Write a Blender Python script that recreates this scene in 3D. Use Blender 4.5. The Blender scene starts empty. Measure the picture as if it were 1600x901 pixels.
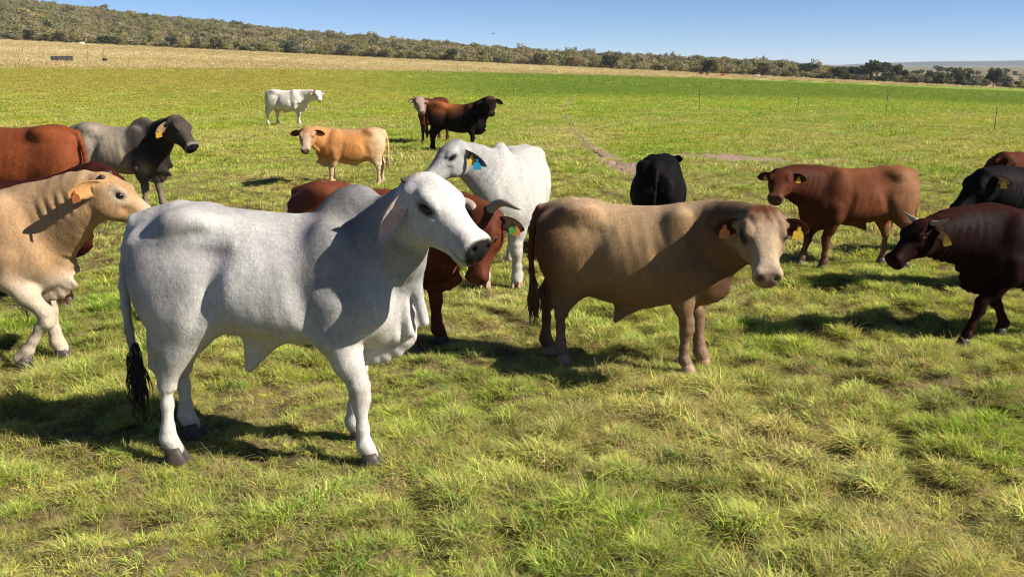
import bpy, bmesh, math, random
import numpy as np
from mathutils import Matrix, Vector, Euler

scene = bpy.context.scene
R = math.radians
# ------------------------------------------------------------------ camera, sky, sun, exposure
cam_d = bpy.data.cameras.new('camera'); cam = bpy.data.objects.new('camera', cam_d); scene.collection.objects.link(cam)
CAM_H = 2.2
cam.location = (0, 0, CAM_H); cam.rotation_euler = (R(90) - math.atan(350 / 1500), 0, 0)
cam_d.sensor_fit = 'HORIZONTAL'; cam_d.sensor_width = 36.0; cam_d.lens = 36.0 * 1500 / 1600
cam_d.clip_start = 0.05; cam_d.clip_end = 20000
scene.camera = cam

SUN_EL, SUN_AZ = R(35), R(-17)          # azimuth of the sun seen from the herd, measured from +X
sun_dir = Vector((math.cos(SUN_EL) * math.cos(SUN_AZ), math.cos(SUN_EL) * math.sin(SUN_AZ), math.sin(SUN_EL)))
world = bpy.data.worlds.new('World'); scene.world = world; world.use_nodes = True
wn = world.node_tree.nodes; wl = world.node_tree.links
sky = wn.new('ShaderNodeTexSky'); sky.sky_type = 'NISHITA'; sky.sun_disc = False
sky.sun_elevation = SUN_EL; sky.sun_rotation = math.atan2(sun_dir.x, sun_dir.y)
sky.altitude = 3000; sky.air_density = 0.65; sky.dust_density = 0.15; sky.ozone_density = 5.0
bg = wn['Background']; bg.inputs['Strength'].default_value = 0.060
wl.new(sky.outputs[0], bg.inputs[0])
sun_d = bpy.data.lights.new('sun', 'SUN'); sun_d.energy = 5.0; sun_d.angle = R(0.53); sun_d.color = (1.0, .93, .82)
sun = bpy.data.objects.new('sun', sun_d); scene.collection.objects.link(sun)
sun.rotation_euler = sun_dir.to_track_quat('Z', 'Y').to_euler(); sun.location = (20, -10, 20)
vs = scene.view_settings; vs.view_transform = 'Standard'; vs.look = 'None'; vs.gamma = 1.0; vs.use_curve_mapping = False
vs.exposure = 1.0
scene.render.engine = 'CYCLES'; scene.cycles.use_denoising = True; scene.cycles.filter_width = 1.1
scene.cycles.max_bounces = 6; scene.cycles.diffuse_bounces = 3; scene.cycles.transmission_bounces = 3; scene.cycles.transparent_max_bounces = 8

rng = np.random.RandomState(11)
col0 = scene.collection
def link(o, parent=None):
    col0.objects.link(o)
    if parent is not None: o.parent = parent
    return o

def np_mesh(name, V, Q, mat=None, smooth=True):
    V = np.asarray(V, np.float32); Q = np.asarray(Q, np.int32); k = Q.shape[1]
    me = bpy.data.meshes.new(name)
    me.vertices.add(len(V)); me.vertices.foreach_set('co', V.ravel())
    me.loops.add(Q.size); me.loops.foreach_set('vertex_index', Q.ravel())
    me.polygons.add(len(Q)); me.polygons.foreach_set('loop_start', np.arange(0, Q.size, k, dtype=np.int32))
    me.polygons.foreach_set('use_smooth', np.full(len(Q), smooth, bool))
    me.update(calc_edges=True); me.validate()
    if mat: me.materials.append(mat)
    return me

# ------------------------------------------------------------------ materials
def new_mat(name):
    m = bpy.data.materials.new(name); m.use_nodes = True; nt = m.node_tree
    return m, nt, nt.nodes['Principled BSDF']
def nd(nt, t, **kw):
    n = nt.nodes.new(t)
    for k, v in kw.items():
        if k in n.inputs: n.inputs[k].default_value = v
        else: setattr(n, k, v)
    return n
def plain(name, c, rough=.6, spec=.3, noise=.15, scale=30, bump=0.0):
    m, nt, p = new_mat(name); p.inputs['Roughness'].default_value = rough; p.inputs['Specular IOR Level'].default_value = spec
    tc = nd(nt, 'ShaderNodeTexCoord'); nz = nd(nt, 'ShaderNodeTexNoise', Scale=scale, Detail=5.0)
    nt.links.new(tc.outputs['Object'], nz.inputs['Vector'])
    mx = nd(nt, 'ShaderNodeMix', data_type='RGBA'); nt.links.new(nz.outputs[0], mx.inputs['Factor'])
    mx.inputs[6].default_value = (*[v * (1 - noise * 1.6) for v in c], 1); mx.inputs[7].default_value = (*[min(v * (1 + noise * 1.6), 1) for v in c], 1)
    nt.links.new(mx.outputs[2], p.inputs['Base Color'])
    if bump:
        b = nd(nt, 'ShaderNodeBump', Strength=bump, Distance=.01); nt.links.new(nz.outputs[0], b.inputs['Height']); nt.links.new(b.outputs[0], p.inputs['Normal'])
    return m

def coat_mat(name, rough, spec, bump, sheen=.15):
    m, nt, p = new_mat(name); L = nt.links
    at = nd(nt, 'ShaderNodeAttribute', attribute_name='coat')
    tc = nd(nt, 'ShaderNodeTexCoord')
    mp = nd(nt, 'ShaderNodeMapping'); mp.inputs['Scale'].default_value = (42, 75, 20); mp.inputs['Rotation'].default_value = (0, .5, 0)
    L.new(tc.outputs['Object'], mp.inputs['Vector'])
    fur = nd(nt, 'ShaderNodeTexNoise', Scale=1.0, Detail=6.0, Roughness=.72); L.new(mp.outputs[0], fur.inputs['Vector'])
    mot = nd(nt, 'ShaderNodeTexNoise', Scale=5.0, Detail=9.0, Roughness=.68); L.new(tc.outputs['Object'], mot.inputs['Vector'])
    add = nd(nt, 'ShaderNodeMath', operation='ADD'); L.new(fur.outputs[0], add.inputs[0]); L.new(mot.outputs[0], add.inputs[1])
    mr = nd(nt, 'ShaderNodeMapRange'); L.new(add.outputs[0], mr.inputs['Value'])
    mr.inputs['From Min'].default_value = .6; mr.inputs['From Max'].default_value = 1.4; mr.inputs['To Min'].default_value = .58; mr.inputs['To Max'].default_value = 1.40
    mul = nd(nt, 'ShaderNodeVectorMath', operation='SCALE'); L.new(at.outputs['Color'], mul.inputs[0]); L.new(mr.outputs[0], mul.inputs['Scale'])
    L.new(mul.outputs[0], p.inputs['Base Color'])
    b0 = nd(nt, 'ShaderNodeBump', Strength=.45, Distance=.035); L.new(mot.outputs[0], b0.inputs['Height'])
    b = nd(nt, 'ShaderNodeBump', Strength=bump, Distance=.008); L.new(fur.outputs[0], b.inputs['Height']); L.new(b0.outputs[0], b.inputs['Normal']); L.new(b.outputs[0], p.inputs['Normal'])
    p.inputs['Roughness'].default_value = rough; p.inputs['Specular IOR Level'].default_value = spec
    p.inputs['Sheen Weight'].default_value = sheen; p.inputs['Sheen Roughness'].default_value = .5
    return m
M_COAT = coat_mat('coat_hair', .75, .07, .40, .0)
M_SLEEK = coat_mat('sleek_coat_hair', .58, .10, .35, .0)
M_DARK = coat_mat('dark_coat_hair', .72, .035, .35, .0)
M_EYE, _, _p = new_mat('eye'); _p.inputs['Base Color'].default_value = (.012, .007, .005, 1); _p.inputs['Roughness'].default_value = .18; _p.inputs['Specular IOR Level'].default_value = .3
M_HORN = plain('horn', (.27, .21, .15), .45, .4, .3, 18)
M_STUB = plain('horn_dark', (.06, .05, .045), .6, .3, .3, 40)
M_HOOF = {'dark': plain('hoof_dark', (.05, .04, .035), .5, .3, .35, 40), 'pale': plain('hoof_pale', (.30, .20, .13), .55, .3, .35, 40)}
M_TAG = {'yellow': plain('tag_yellow', (.66, .40, .03), .55, .3, .3, 45), 'orange': plain('tag_orange', (.58, .18, .05), .55, .3, .3, 45),
         'blue': plain('tag_blue', (.015, .20, .33), .55, .3, .3, 45), 'green': plain('tag_green', (.08, .30, .05), .55, .3, .3, 45)}
M_TUFT = {'black': plain('tuft_black', (.012, .010, .010), .6, .3), 'brown': plain('tuft_brown', (.10, .05, .025), .6, .3), 'red': plain('tuft_red', (.09, .025, .012), .6, .3), 'pale': plain('tuft_pale', (.42, .30, .18), .6, .3)}

# ------------------------------------------------------------------ small meshes for the animals
def tube_arrays(pts, rad, n=10):
    pts = np.asarray(pts, np.float32); m = len(pts); V = []; Q = []
    ref = vec(.1, .2, 1)
    for i in range(m):
        t = unit(pts[min(i + 1, m - 1)] - pts[max(i - 1, 0)]); a = np.cross(t, ref)
        if np.linalg.norm(a) < .05: a = np.cross(t, vec(1, 0, 0))
        a = unit(a); b = np.cross(t, a)
        for j in range(n):
            w = 2 * math.pi * j / n; V.append(pts[i] + rad[i] * (math.cos(w) * a + math.sin(w) * b))
    for i in range(m - 1):
        for j in range(n):
            j2 = (j + 1) % n; Q.append((i*n + j, i*n + j2, (i+1)*n + j2, (i+1)*n + j))
    b0 = len(V); V.append(pts[0]); V.append(pts[-1])
    for j in range(0, n, 2):
        Q.append((b0, (j + 2) % n, (j + 1) % n, j)); e = (m - 1) * n; Q.append((b0 + 1, e + j, e + j + 1, e + (j + 2) % n))
    return np.array(V), np.array(Q)
def tube_mesh(name, pts, rad, mat, n=10):
    V, Q = tube_arrays(pts, rad, n); return np_mesh(name, V, Q, mat)

def hoof_mesh(mat):
    Vs, Qs, b = [], [], 0
    for sg in (-1, 1):
        rings = []
        for z, fx, bx, wy in ((.088, .034, -.040, .024), (.05, .052, -.048, .028), (.012, .072, -.055, .032), (.0, .074, -.056, .032)):
            rg = []
            for j in range(12):
                a = 2 * math.pi * j / 12; cx = math.cos(a)
                x = (fx if cx > 0 else -bx) * cx; y = wy * math.sin(a) * (1 - .25 * max(cx, 0)) + sg * (.027 if z > .06 else .031)
                rg.append((x, y, z))
            rings.append(rg)
        V = np.array(rings, np.float32).reshape(-1, 3); Q = []
        for i in range(3):
            for j in range(12):
                j2 = (j + 1) % 12; Q.append((i*12 + j2, i*12 + j, (i+1)*12 + j, (i+1)*12 + j2))
        for j in range(1, 6): Q.append((j, j + 1 if j < 5 else 6, 11 - j if j < 5 else 6, 12 - j) if j < 5 else (5, 6, 7, 7))
        Q = [q for q in Q if len(set(q)) == 4]
        Vs.append(V); Qs.append(np.array(Q) + b); b += len(V)
    return np_mesh('hoof', np.concatenate(Vs), np.concatenate(Qs), mat)

def tuft_mesh(p, L, seed, kind):
    rs = np.random.RandomState(seed); Vs, Qs, b = [], [], 0
    for i in range(150):
        a = rs.uniform(0, 6.28); r0 = .016 * rs.rand()**.5; z0 = rs.uniform(-.02, .10) * L / .3
        ln = L * rs.uniform(.55, 1.0) - max(-z0, 0); sp = rs.uniform(.005, .026)
        o = p + vec(math.cos(a) * r0, math.sin(a) * r0, z0); t = np.linspace(0, 1, 5)
        c = np.stack([o[0] + math.cos(a) * sp * np.sin(t * 2.6) + .02 * t * rs.normal() + .008 * np.sin(t * 7 + rs.uniform(0, 6)), o[1] + math.sin(a) * sp * np.sin(t * 2.6) + .02 * t * rs.normal(), o[2] - ln * t], 1)
        V, Q = tube_arrays(c, [.003, .004, .004, .003, .0008], 4); Vs.append(V); Qs.append(Q + b); b += len(V)
    return np_mesh('tail_tuft', np.concatenate(Vs), np.concatenate(Qs), M_TUFT[kind])

_tags = {}
def tag_mesh(col):
    if col in _tags: return _tags[col]
    out = [(-.030, -.075), (.030, -.075), (.033, -.068), (.033, -.028), (.024, -.018), (.014, -.012), (.013, .010), (.008, .016), (-.008, .016), (-.013, .010), (-.014, -.012), (-.024, -.018), (-.033, -.028), (-.033, -.068)]
    bm = bmesh.new(); vs_ = [bm.verts.new((x, -.0015, z)) for x, z in out]; f = bm.faces.new(vs_)
    r = bmesh.ops.extrude_face_region(bm, geom=[f]); bmesh.ops.translate(bm, verts=[v for v in r['geom'] if isinstance(v, bmesh.types.BMVert)], vec=(0, .003, 0))
    bmesh.ops.create_cone(bm, cap_ends=True, segments=12, radius1=.010, radius2=.009, depth=.012, matrix=Matrix.Rotation(R(90), 4, 'X'))
    bmesh.ops.recalc_face_normals(bm, faces=bm.faces)
    me = bpy.data.meshes.new('ear_tag'); bm.to_mesh(me); bm.free(); me.materials.append(M_TAG[col]); _tags[col] = me
    return me

def make_shared():
    global M_EYE_MESH, HOOF_MESH
    bm = bmesh.new(); bmesh.ops.create_uvsphere(bm, u_segments=16, v_segments=10, radius=1)
    for f in bm.faces: f.smooth = True
    M_EYE_MESH = bpy.data.meshes.new('eye'); bm.to_mesh(M_EYE_MESH); bm.free(); M_EYE_MESH.materials.append(M_EYE)
    HOOF_MESH = {k: hoof_mesh(m) for k, m in M_HOOF.items()}

HOOVES = []
# ------------------------------------------------------------------ lie of the land
def ground_z(x, y, micro=True):
    x = np.asarray(x, np.float64); y = np.asarray(y, np.float64)
    ss = lambda a, b, v: (lambda t: t*t*(3 - 2*t))(np.clip((v - a) / (b - a), 0, 1))
    yy = np.maximum(y, 1.0); b = x / np.maximum(yy, 30)
    D, RD = 320.0, 620.0
    s1 = np.clip((y - 45) / (D - 45), 0, 1)
    xe = np.clip(x, -700, 700)
    edge = 2.2 - .047 * np.clip(x / np.maximum(yy, 45) * D, -500, 500)
    z = s1 * edge * np.where(y > D, 1, 1)
    ridge = np.interp(b, [-1.5, -.75, -.533, -.40, -.267, -.133, 0, .133, .267, .32, .4, .53, 1.5], [66, 54, 39.5, 31, 22.5, 14.5, 8.2, 4.2, 0.8, -2.5, -7, -8, -9])
    hill = ss(D, RD, y); z = z * (1 - hill) + ridge * hill
    far = ss(RD, 2600, y); z = z * (1 - far) + (-6.0) * far
    if micro and z.ndim:
        hm = (.075 * np.maximum(np.sin(9.5*x + 2.1*np.sin(3.7*y)) * np.sin(8.7*y + 1.9*np.sin(4.1*x + 1)), -.35) + .03 * np.sin(19*x + 2*np.sin(7*y)) * np.sin(17*y + 2*np.sin(9*x))) * (1 - ss(14, 34, y)) * (.85 + .2*np.sin(.9*x + 1.3*np.sin(.7*y)))
        for hx, hy in HOOVES:
            near = (np.abs(x - hx) < .4) & (np.abs(y - hy) < .4)
            hm = np.where(near, hm * ss(.10, .38, np.hypot(x - hx, y - hy)), hm)
        z = z + hm
    if micro:
        m = 1 - ss(40, 90, y)
        z = z + m * (.028 * np.sin(1.9*x + 1.3*np.sin(1.1*y)) * np.sin(2.3*y + .7*np.sin(1.7*x)) + .014 * np.sin(5.1*x + 2*np.sin(2.2*y)) * np.sin(4.3*y + 1.5*np.sin(3*x)))
    return z if z.ndim else float(z)
# ------------------------------------------------------------------ cattle: implicit-surface bodies
def vec(*a): return np.array(a, dtype=np.float32)
def unit(v):
    v = np.asarray(v, dtype=np.float32); return v / max(float(np.linalg.norm(v)), 1e-9)

def hermite(xs, ys, x):
    xs = np.asarray(xs, np.float32); ys = np.asarray(ys, np.float32)
    m = np.gradient(ys, xs)
    i = np.clip(np.searchsorted(xs, x) - 1, 0, len(xs) - 2)
    h = xs[i + 1] - xs[i]; t = np.clip((x - xs[i]) / h, 0, 1)
    t2, t3 = t * t, t * t * t
    return ((2*t3 - 3*t2 + 1)*ys[i] + (t3 - 2*t2 + t)*h*m[i] + (-2*t3 + 3*t2)*ys[i+1] + (t3 - t2)*h*m[i+1]).astype(np.float32)

class Field:
    def __init__(self, lo, hi, h):
        self.lo = np.asarray(lo, np.float32); self.h = h
        self.n = np.ceil((np.asarray(hi) - self.lo) / h).astype(int) + 1
        self.F = np.full(self.n, 0.5, np.float32)
    def region(self, lo, hi):
        a = np.clip(np.floor((lo - self.lo) / self.h).astype(int), 0, self.n)
        b = np.clip(np.ceil((hi - self.lo) / self.h).astype(int) + 1, 0, self.n)
        if np.any(b <= a): return None, None
        ax = [self.lo[d] + self.h * np.arange(a[d], b[d], dtype=np.float32) for d in range(3)]
        P = np.stack(np.meshgrid(*ax, indexing='ij'), -1)
        return tuple(slice(a[d], b[d]) for d in range(3)), P
    def put(self, fn, lo, hi, k, cut=False):
        m = k + 2.5 * self.h
        s, P = self.region(np.asarray(lo, np.float32) - m, np.asarray(hi, np.float32) + m)
        if s is None: return
        d = fn(P); a = self.F[s]
        if cut:
            d = -d; hh = np.maximum(k - np.abs(a - d), 0) / k
            self.F[s] = np.maximum(a, d) + hh * hh * k * 0.25
        else:
            hh = np.maximum(k - np.abs(a - d), 0) / k
            self.F[s] = np.minimum(a, d) - hh * hh * k * 0.25
    def cone(self, a, b, ra, rb, up=(0, 1, 0), k=0.04, cut=False):
        a, b = vec(*a), vec(*b)
        ra = (ra, ra) if np.isscalar(ra) else ra; rb = (rb, rb) if np.isscalar(rb) else rb
        L = float(np.linalg.norm(b - a)) + 1e-6; ax = (b - a) / L
        side = np.cross(np.asarray(up, np.float32), ax)
        if np.linalg.norm(side) < 1e-3: side = np.cross(vec(1, 0.1, 0), ax)
        side = unit(side); up2 = np.cross(ax, side)
        def fn(P):
            q = P - a; t = np.clip((q @ ax) / L, 0, 1)
            d = q - t[..., None] * (b - a)
            ru = ra[0] + (rb[0] - ra[0]) * t; rs = ra[1] + (rb[1] - ra[1]) * t; rm = np.minimum(rs, ru)
            ds, du, da = d @ side, d @ up2, d @ ax
            k0 = np.sqrt((ds/rs)**2 + (du/ru)**2 + (da/rm)**2)
            k1 = np.sqrt((ds/rs**2)**2 + (du/ru**2)**2 + (da/rm**2)**2)
            return k0 * (k0 - 1) / np.maximum(k1, 1e-4) 
        r = max(max(ra), max(rb))
        self.put(fn, np.minimum(a, b) - r, np.maximum(a, b) + r, k, cut)
    def ell(self, c, r, R=None, k=0.05, cut=False):
        c, r = vec(*c), vec(*r); R = np.eye(3, dtype=np.float32) if R is None else np.asarray(R, np.float32)
        def fn(P):
            q = (P - c) @ R.T
            k0 = np.sqrt(((q / r)**2).sum(-1)); k1 = np.sqrt(((q / r**2)**2).sum(-1))
            return k0 * (k0 - 1) / np.maximum(k1, 1e-4)
        m = float(r.max()); self.put(fn, c - m, c + m, k, cut)
    def loft(self, org, R, st, k=0.05, n=2.3, skew=0.0):
        # st rows: (along, top, bottom, half width); R rows: along, side, up
        org = vec(*org); R = np.asarray(R, np.float32); st = np.asarray(st, np.float32)
        xs = st[:, 0]
        def fn(P):
            q = (P - org) @ R.T
            x = np.clip(q[..., 0], xs[0], xs[-1])
            T, B, W = (hermite(xs, st[:, j], x) for j in (1, 2, 3))
            h = np.maximum((T - B) / 2, 0.012); c = (T + B) / 2; W = np.maximum(W, 0.012)
            v = (q[..., 2] - c) / h; u = q[..., 1] / (W * (1 - skew * np.clip(v, -1, 1)))
            r = (np.abs(u)**n + np.abs(v)**n)**(1 / n)
            d = (r - 1) * np.minimum(W, h); e = q[..., 0] - x
            return np.where(np.abs(e) > 0, np.sqrt(np.maximum(d, 0)**2 + e*e) + np.minimum(d, 0) * 0, d)
        c8 = np.array([[x, y, z] for x in (xs[0], xs[-1]) for y in (-st[:, 3].max(), st[:, 3].max()) for z in (st[:, 2].min(), st[:, 1].max())], np.float32) @ R + org
        self.put(fn, c8.min(0), c8.max(0), k)
    def mesh(self):
        F, n = self.F, self.n
        s = F < 0
        c = np.zeros(n - 1, np.uint8)
        for i in (0, 1):
            for j in (0, 1):
                for k in (0, 1):
                    c += s[i:n[0]-1+i, j:n[1]-1+j, k:n[2]-1+k]
        act = np.argwhere((c > 0) & (c < 8))
        acc = np.zeros((len(act), 3), np.float32); cnt = np.zeros(len(act), np.float32)
        cor = np.array([[i, j, k] for i in (0, 1) for j in (0, 1) for k in (0, 1)])
        val = [F[tuple((act + o).T)] for o in cor]
        for x in range(8):
            for y in range(x + 1, 8):
                if np.abs(cor[x] - cor[y]).sum() != 1: continue
                va, vb = val[x], val[y]; m = (va < 0) != (vb < 0)
                t = np.where(m, va / np.where(m, va - vb, 1), 0)
                acc += np.where(m[:, None], cor[x] + t[:, None] * (cor[y] - cor[x]), 0); cnt += m
        V = self.lo + self.h * (act + acc / cnt[:, None])
        idx = np.full(n - 1, -1, np.int32); idx[tuple(act.T)] = np.arange(len(act))
        quads = []
        for d in range(3):
            e = [slice(None)] * 3; e2 = [slice(None)] * 3
            e[d] = slice(0, -1); e2[d] = slice(1, None)
            A, B = s[tuple(e)], s[tuple(e2)]
            ed = np.argwhere(A != B); o1, o2 = [(1, 2), (2, 0), (0, 1)][d]
            ed = ed[(ed[:, o1] > 0) & (ed[:, o2] > 0) & (ed[:, o1] < n[o1] - 1) & (ed[:, o2] < n[o2] - 1)]
            u1 = np.zeros(3, int); u1[o1] = 1; u2 = np.zeros(3, int); u2[o2] = 1
            q = np.stack([idx[tuple((ed - u1 - u2).T)], idx[tuple((ed - u2).T)], idx[tuple(ed.T)], idx[tuple((ed - u1).T)]], 1)
            fl = A[tuple(ed.T)] == 0
            q[fl] = q[fl][:, ::-1]
            quads.append(q)
        Q = np.concatenate(quads); Q = Q[(Q >= 0).all(1)]
        return V.astype(np.float32), Q

def vnormals(V, Q):
    fn = np.cross(V[Q[:, 2]] - V[Q[:, 0]], V[Q[:, 3]] - V[Q[:, 1]])
    N = np.zeros_like(V)
    for j in range(4): np.add.at(N, Q[:, j], fn)
    return N / np.maximum(np.linalg.norm(N, axis=1, keepdims=True), 1e-9)

def relax(V, Q, it=2, f=0.5):
    E = np.concatenate([Q[:, [0, 1]], Q[:, [1, 2]], Q[:, [2, 3]], Q[:, [3, 0]]])
    E = np.concatenate([E, E[:, ::-1]])
    deg = np.bincount(E[:, 0], minlength=len(V)).astype(np.float32)[:, None]
    for i in range(it):
        S = np.stack([np.bincount(E[:, 0], V[E[:, 1], d], len(V)) for d in range(3)], 1)
        V = V + (f if i % 2 == 0 else -f * 0.9) * (S / np.maximum(deg, 1) - V)
    return V.astype(np.float32)

_nz = np.random.RandomState(5)
_nk = [(_nz.normal(size=(10, 3)).astype(np.float32), _nz.uniform(0, 6.28, 10).astype(np.float32)) for _ in range(4)]
def wob(P, freq, ch=0):
    K, ph = _nk[ch]
    return np.sin(P @ (K * freq).T + ph).mean(1) * 1.7
def sstep(a, b, x):
    t = np.clip((x - a) / (b - a), 0, 1); return t * t * (3 - 2 * t)
def blob(P, c, r):
    return np.exp(-(((P - vec(*c)) / vec(*r))**2).sum(1))

TORSO = [(-.84, 1.16, 1.00, .05), (-.79, 1.27, .88, .13), (-.68, 1.35, .77, .20), (-.50, 1.385, .70, .245), (-.30, 1.375, .645, .275),
         (-.05, 1.355, .60, .305), (.18, 1.345, .585, .305), (.38, 1.365, .61, .27), (.56, 1.34, .65, .22), (.70, 1.24, .74, .16), (.79, 1.10, .88, .06)]
HEAD = [(-.085, -.03, -.15, .06), (-.05, .012, -.20, .108), (.03, .040, -.225, .132), (.12, .042, -.245, .136), (.20, .034, -.23, .118), (.29, .020, -.190, .090),
        (.38, .010, -.160, .076), (.44, .004, -.152, .078), (.49, -.014, -.145, .073), (.522, -.048, -.115, .042)]
HEAD_Z = [(-.085, -.03, -.16, .055), (-.05, .025, -.20, .092), (.03, .062, -.225, .114), (.12, .070, -.245, .120), (.20, .052, -.232, .106), (.30, .024, -.190, .084),
          (.39, .008, -.168, .078), (.45, .004, -.162, .082), (.50, -.012, -.152, .077), (.53, -.048, -.112, .04)]
COW = dict(s=1.0, yaw=0.0, torso=TORSO, head=HEAD, hs=1.0, wide=1.0, muscle=1.0, neck_r=((.30, .165), (.125, .09)), neck_up=-.03,
           hump=None, dewlap=.10, folds=0, sheath=.0, hw=1.0, leg=1.0, rear=.05, fl=.92, hair=0, brisket=1.0, ribs=1.0, skew=.18, columns=(), flank=1.0, feet=dict(fr=(.46, -.17, 0), fl=(.40, .17, 0), hr=(-.66, -.17, 0), hl=(-.58, .17, 0)),
           lift=None, poll=(.98, 0, 1.42), fwd=(.75, 0, -.66), roll=0, ears=dict(L=.21, W=.066, dir=(-.12, 1.0, -.10), open=(.9, .1, -.25), curl=.75, droop=.15, at=(.02, .11, -.05)),
           tail=((-.84, 0, 1.26), (-.93, 0, 1.12), (-.93, 0, .85), (-.90, .0, .58)), tuft=.30, horns=None, tags=(), res=.014, dent=1)

def chain(F, pts, rad, up=(0, 1, 0), k=.02):
    for i in range(len(pts) - 1): F.cone(pts[i], pts[i + 1], rad[i], rad[i + 1], up, k)

def bez(a, b, c, d, n):
    t = np.linspace(0, 1, n)[:, None]
    return (1-t)**3*vec(*a) + 3*(1-t)**2*t*vec(*b) + 3*(1-t)*t*t*vec(*c) + t**3*vec(*d)

def ear_shell(base, L, W, dr, opn, curl, droop, nu=15, nv=9, th=.007, tip=.9):
    dr = unit(dr); opn = unit(np.asarray(opn) - np.dot(opn, dr) * dr); side = np.cross(dr, opn)
    outs = []
    for layer in (0, 1):
        G = np.zeros((nu, nv, 3), np.float32)
        for i in range(nu):
            u = i / (nu - 1)
            w = W * ((.42 + .58 * math.sin(min(u / .45, 1) * math.pi / 2)) if u < .45 else max(1 - ((u - .45) / .55)**2.3 * tip, .05))
            cu = curl * (1.25 - .85 * u)
            ctr = base + dr * L * (u - .06) + vec(0, 0, 0)
            drop = -droop * L * u * u
            for j in range(nv):
                v = j / (nv - 1) * 2 - 1
                a = v * min(cu, 1.5)
                off = side * w * (math.sin(a) / max(cu, .2)) * (1 if cu > .2 else 1) + opn * w * ((1 - math.cos(a)) / max(cu, .2))
                G[i, j] = ctr + off + vec(0, 0, drop) - (opn * th * (1 - .75 * abs(v)**3) * (1 - .6 * u) if layer else 0)
        outs.append(G)
    V = np.concatenate([g.reshape(-1, 3) for g in outs]); n = nu * nv; Q = []
    for i in range(nu - 1):
        for j in range(nv - 1):
            a, b, c, d = i*nv + j, i*nv + j + 1, (i+1)*nv + j + 1, (i+1)*nv + j
            Q += [(a, b, c, d), (n + d, n + c, n + b, n + a)]
        for j, fl in ((0, 0), (nv - 1, 1)):
            a, d = i*nv + j, (i+1)*nv + j
            Q.append((a, d, n + d, n + a) if not fl else (d, a, n + a, n + d))
    for j in range(nv - 1):
        a, b = (nu-1)*nv + j, (nu-1)*nv + j + 1
        Q.append((a, b, n + b, n + a))
    uu = np.tile(np.repeat(np.linspace(0, 1, nu), nv), 2); vv = np.tile(np.tile(np.linspace(-1, 1, nv), nu), 2)
    return V, np.array(Q), np.repeat([1.0, 0.0], n).astype(np.float32), uu.astype(np.float32), np.abs(vv).astype(np.float32)

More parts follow.
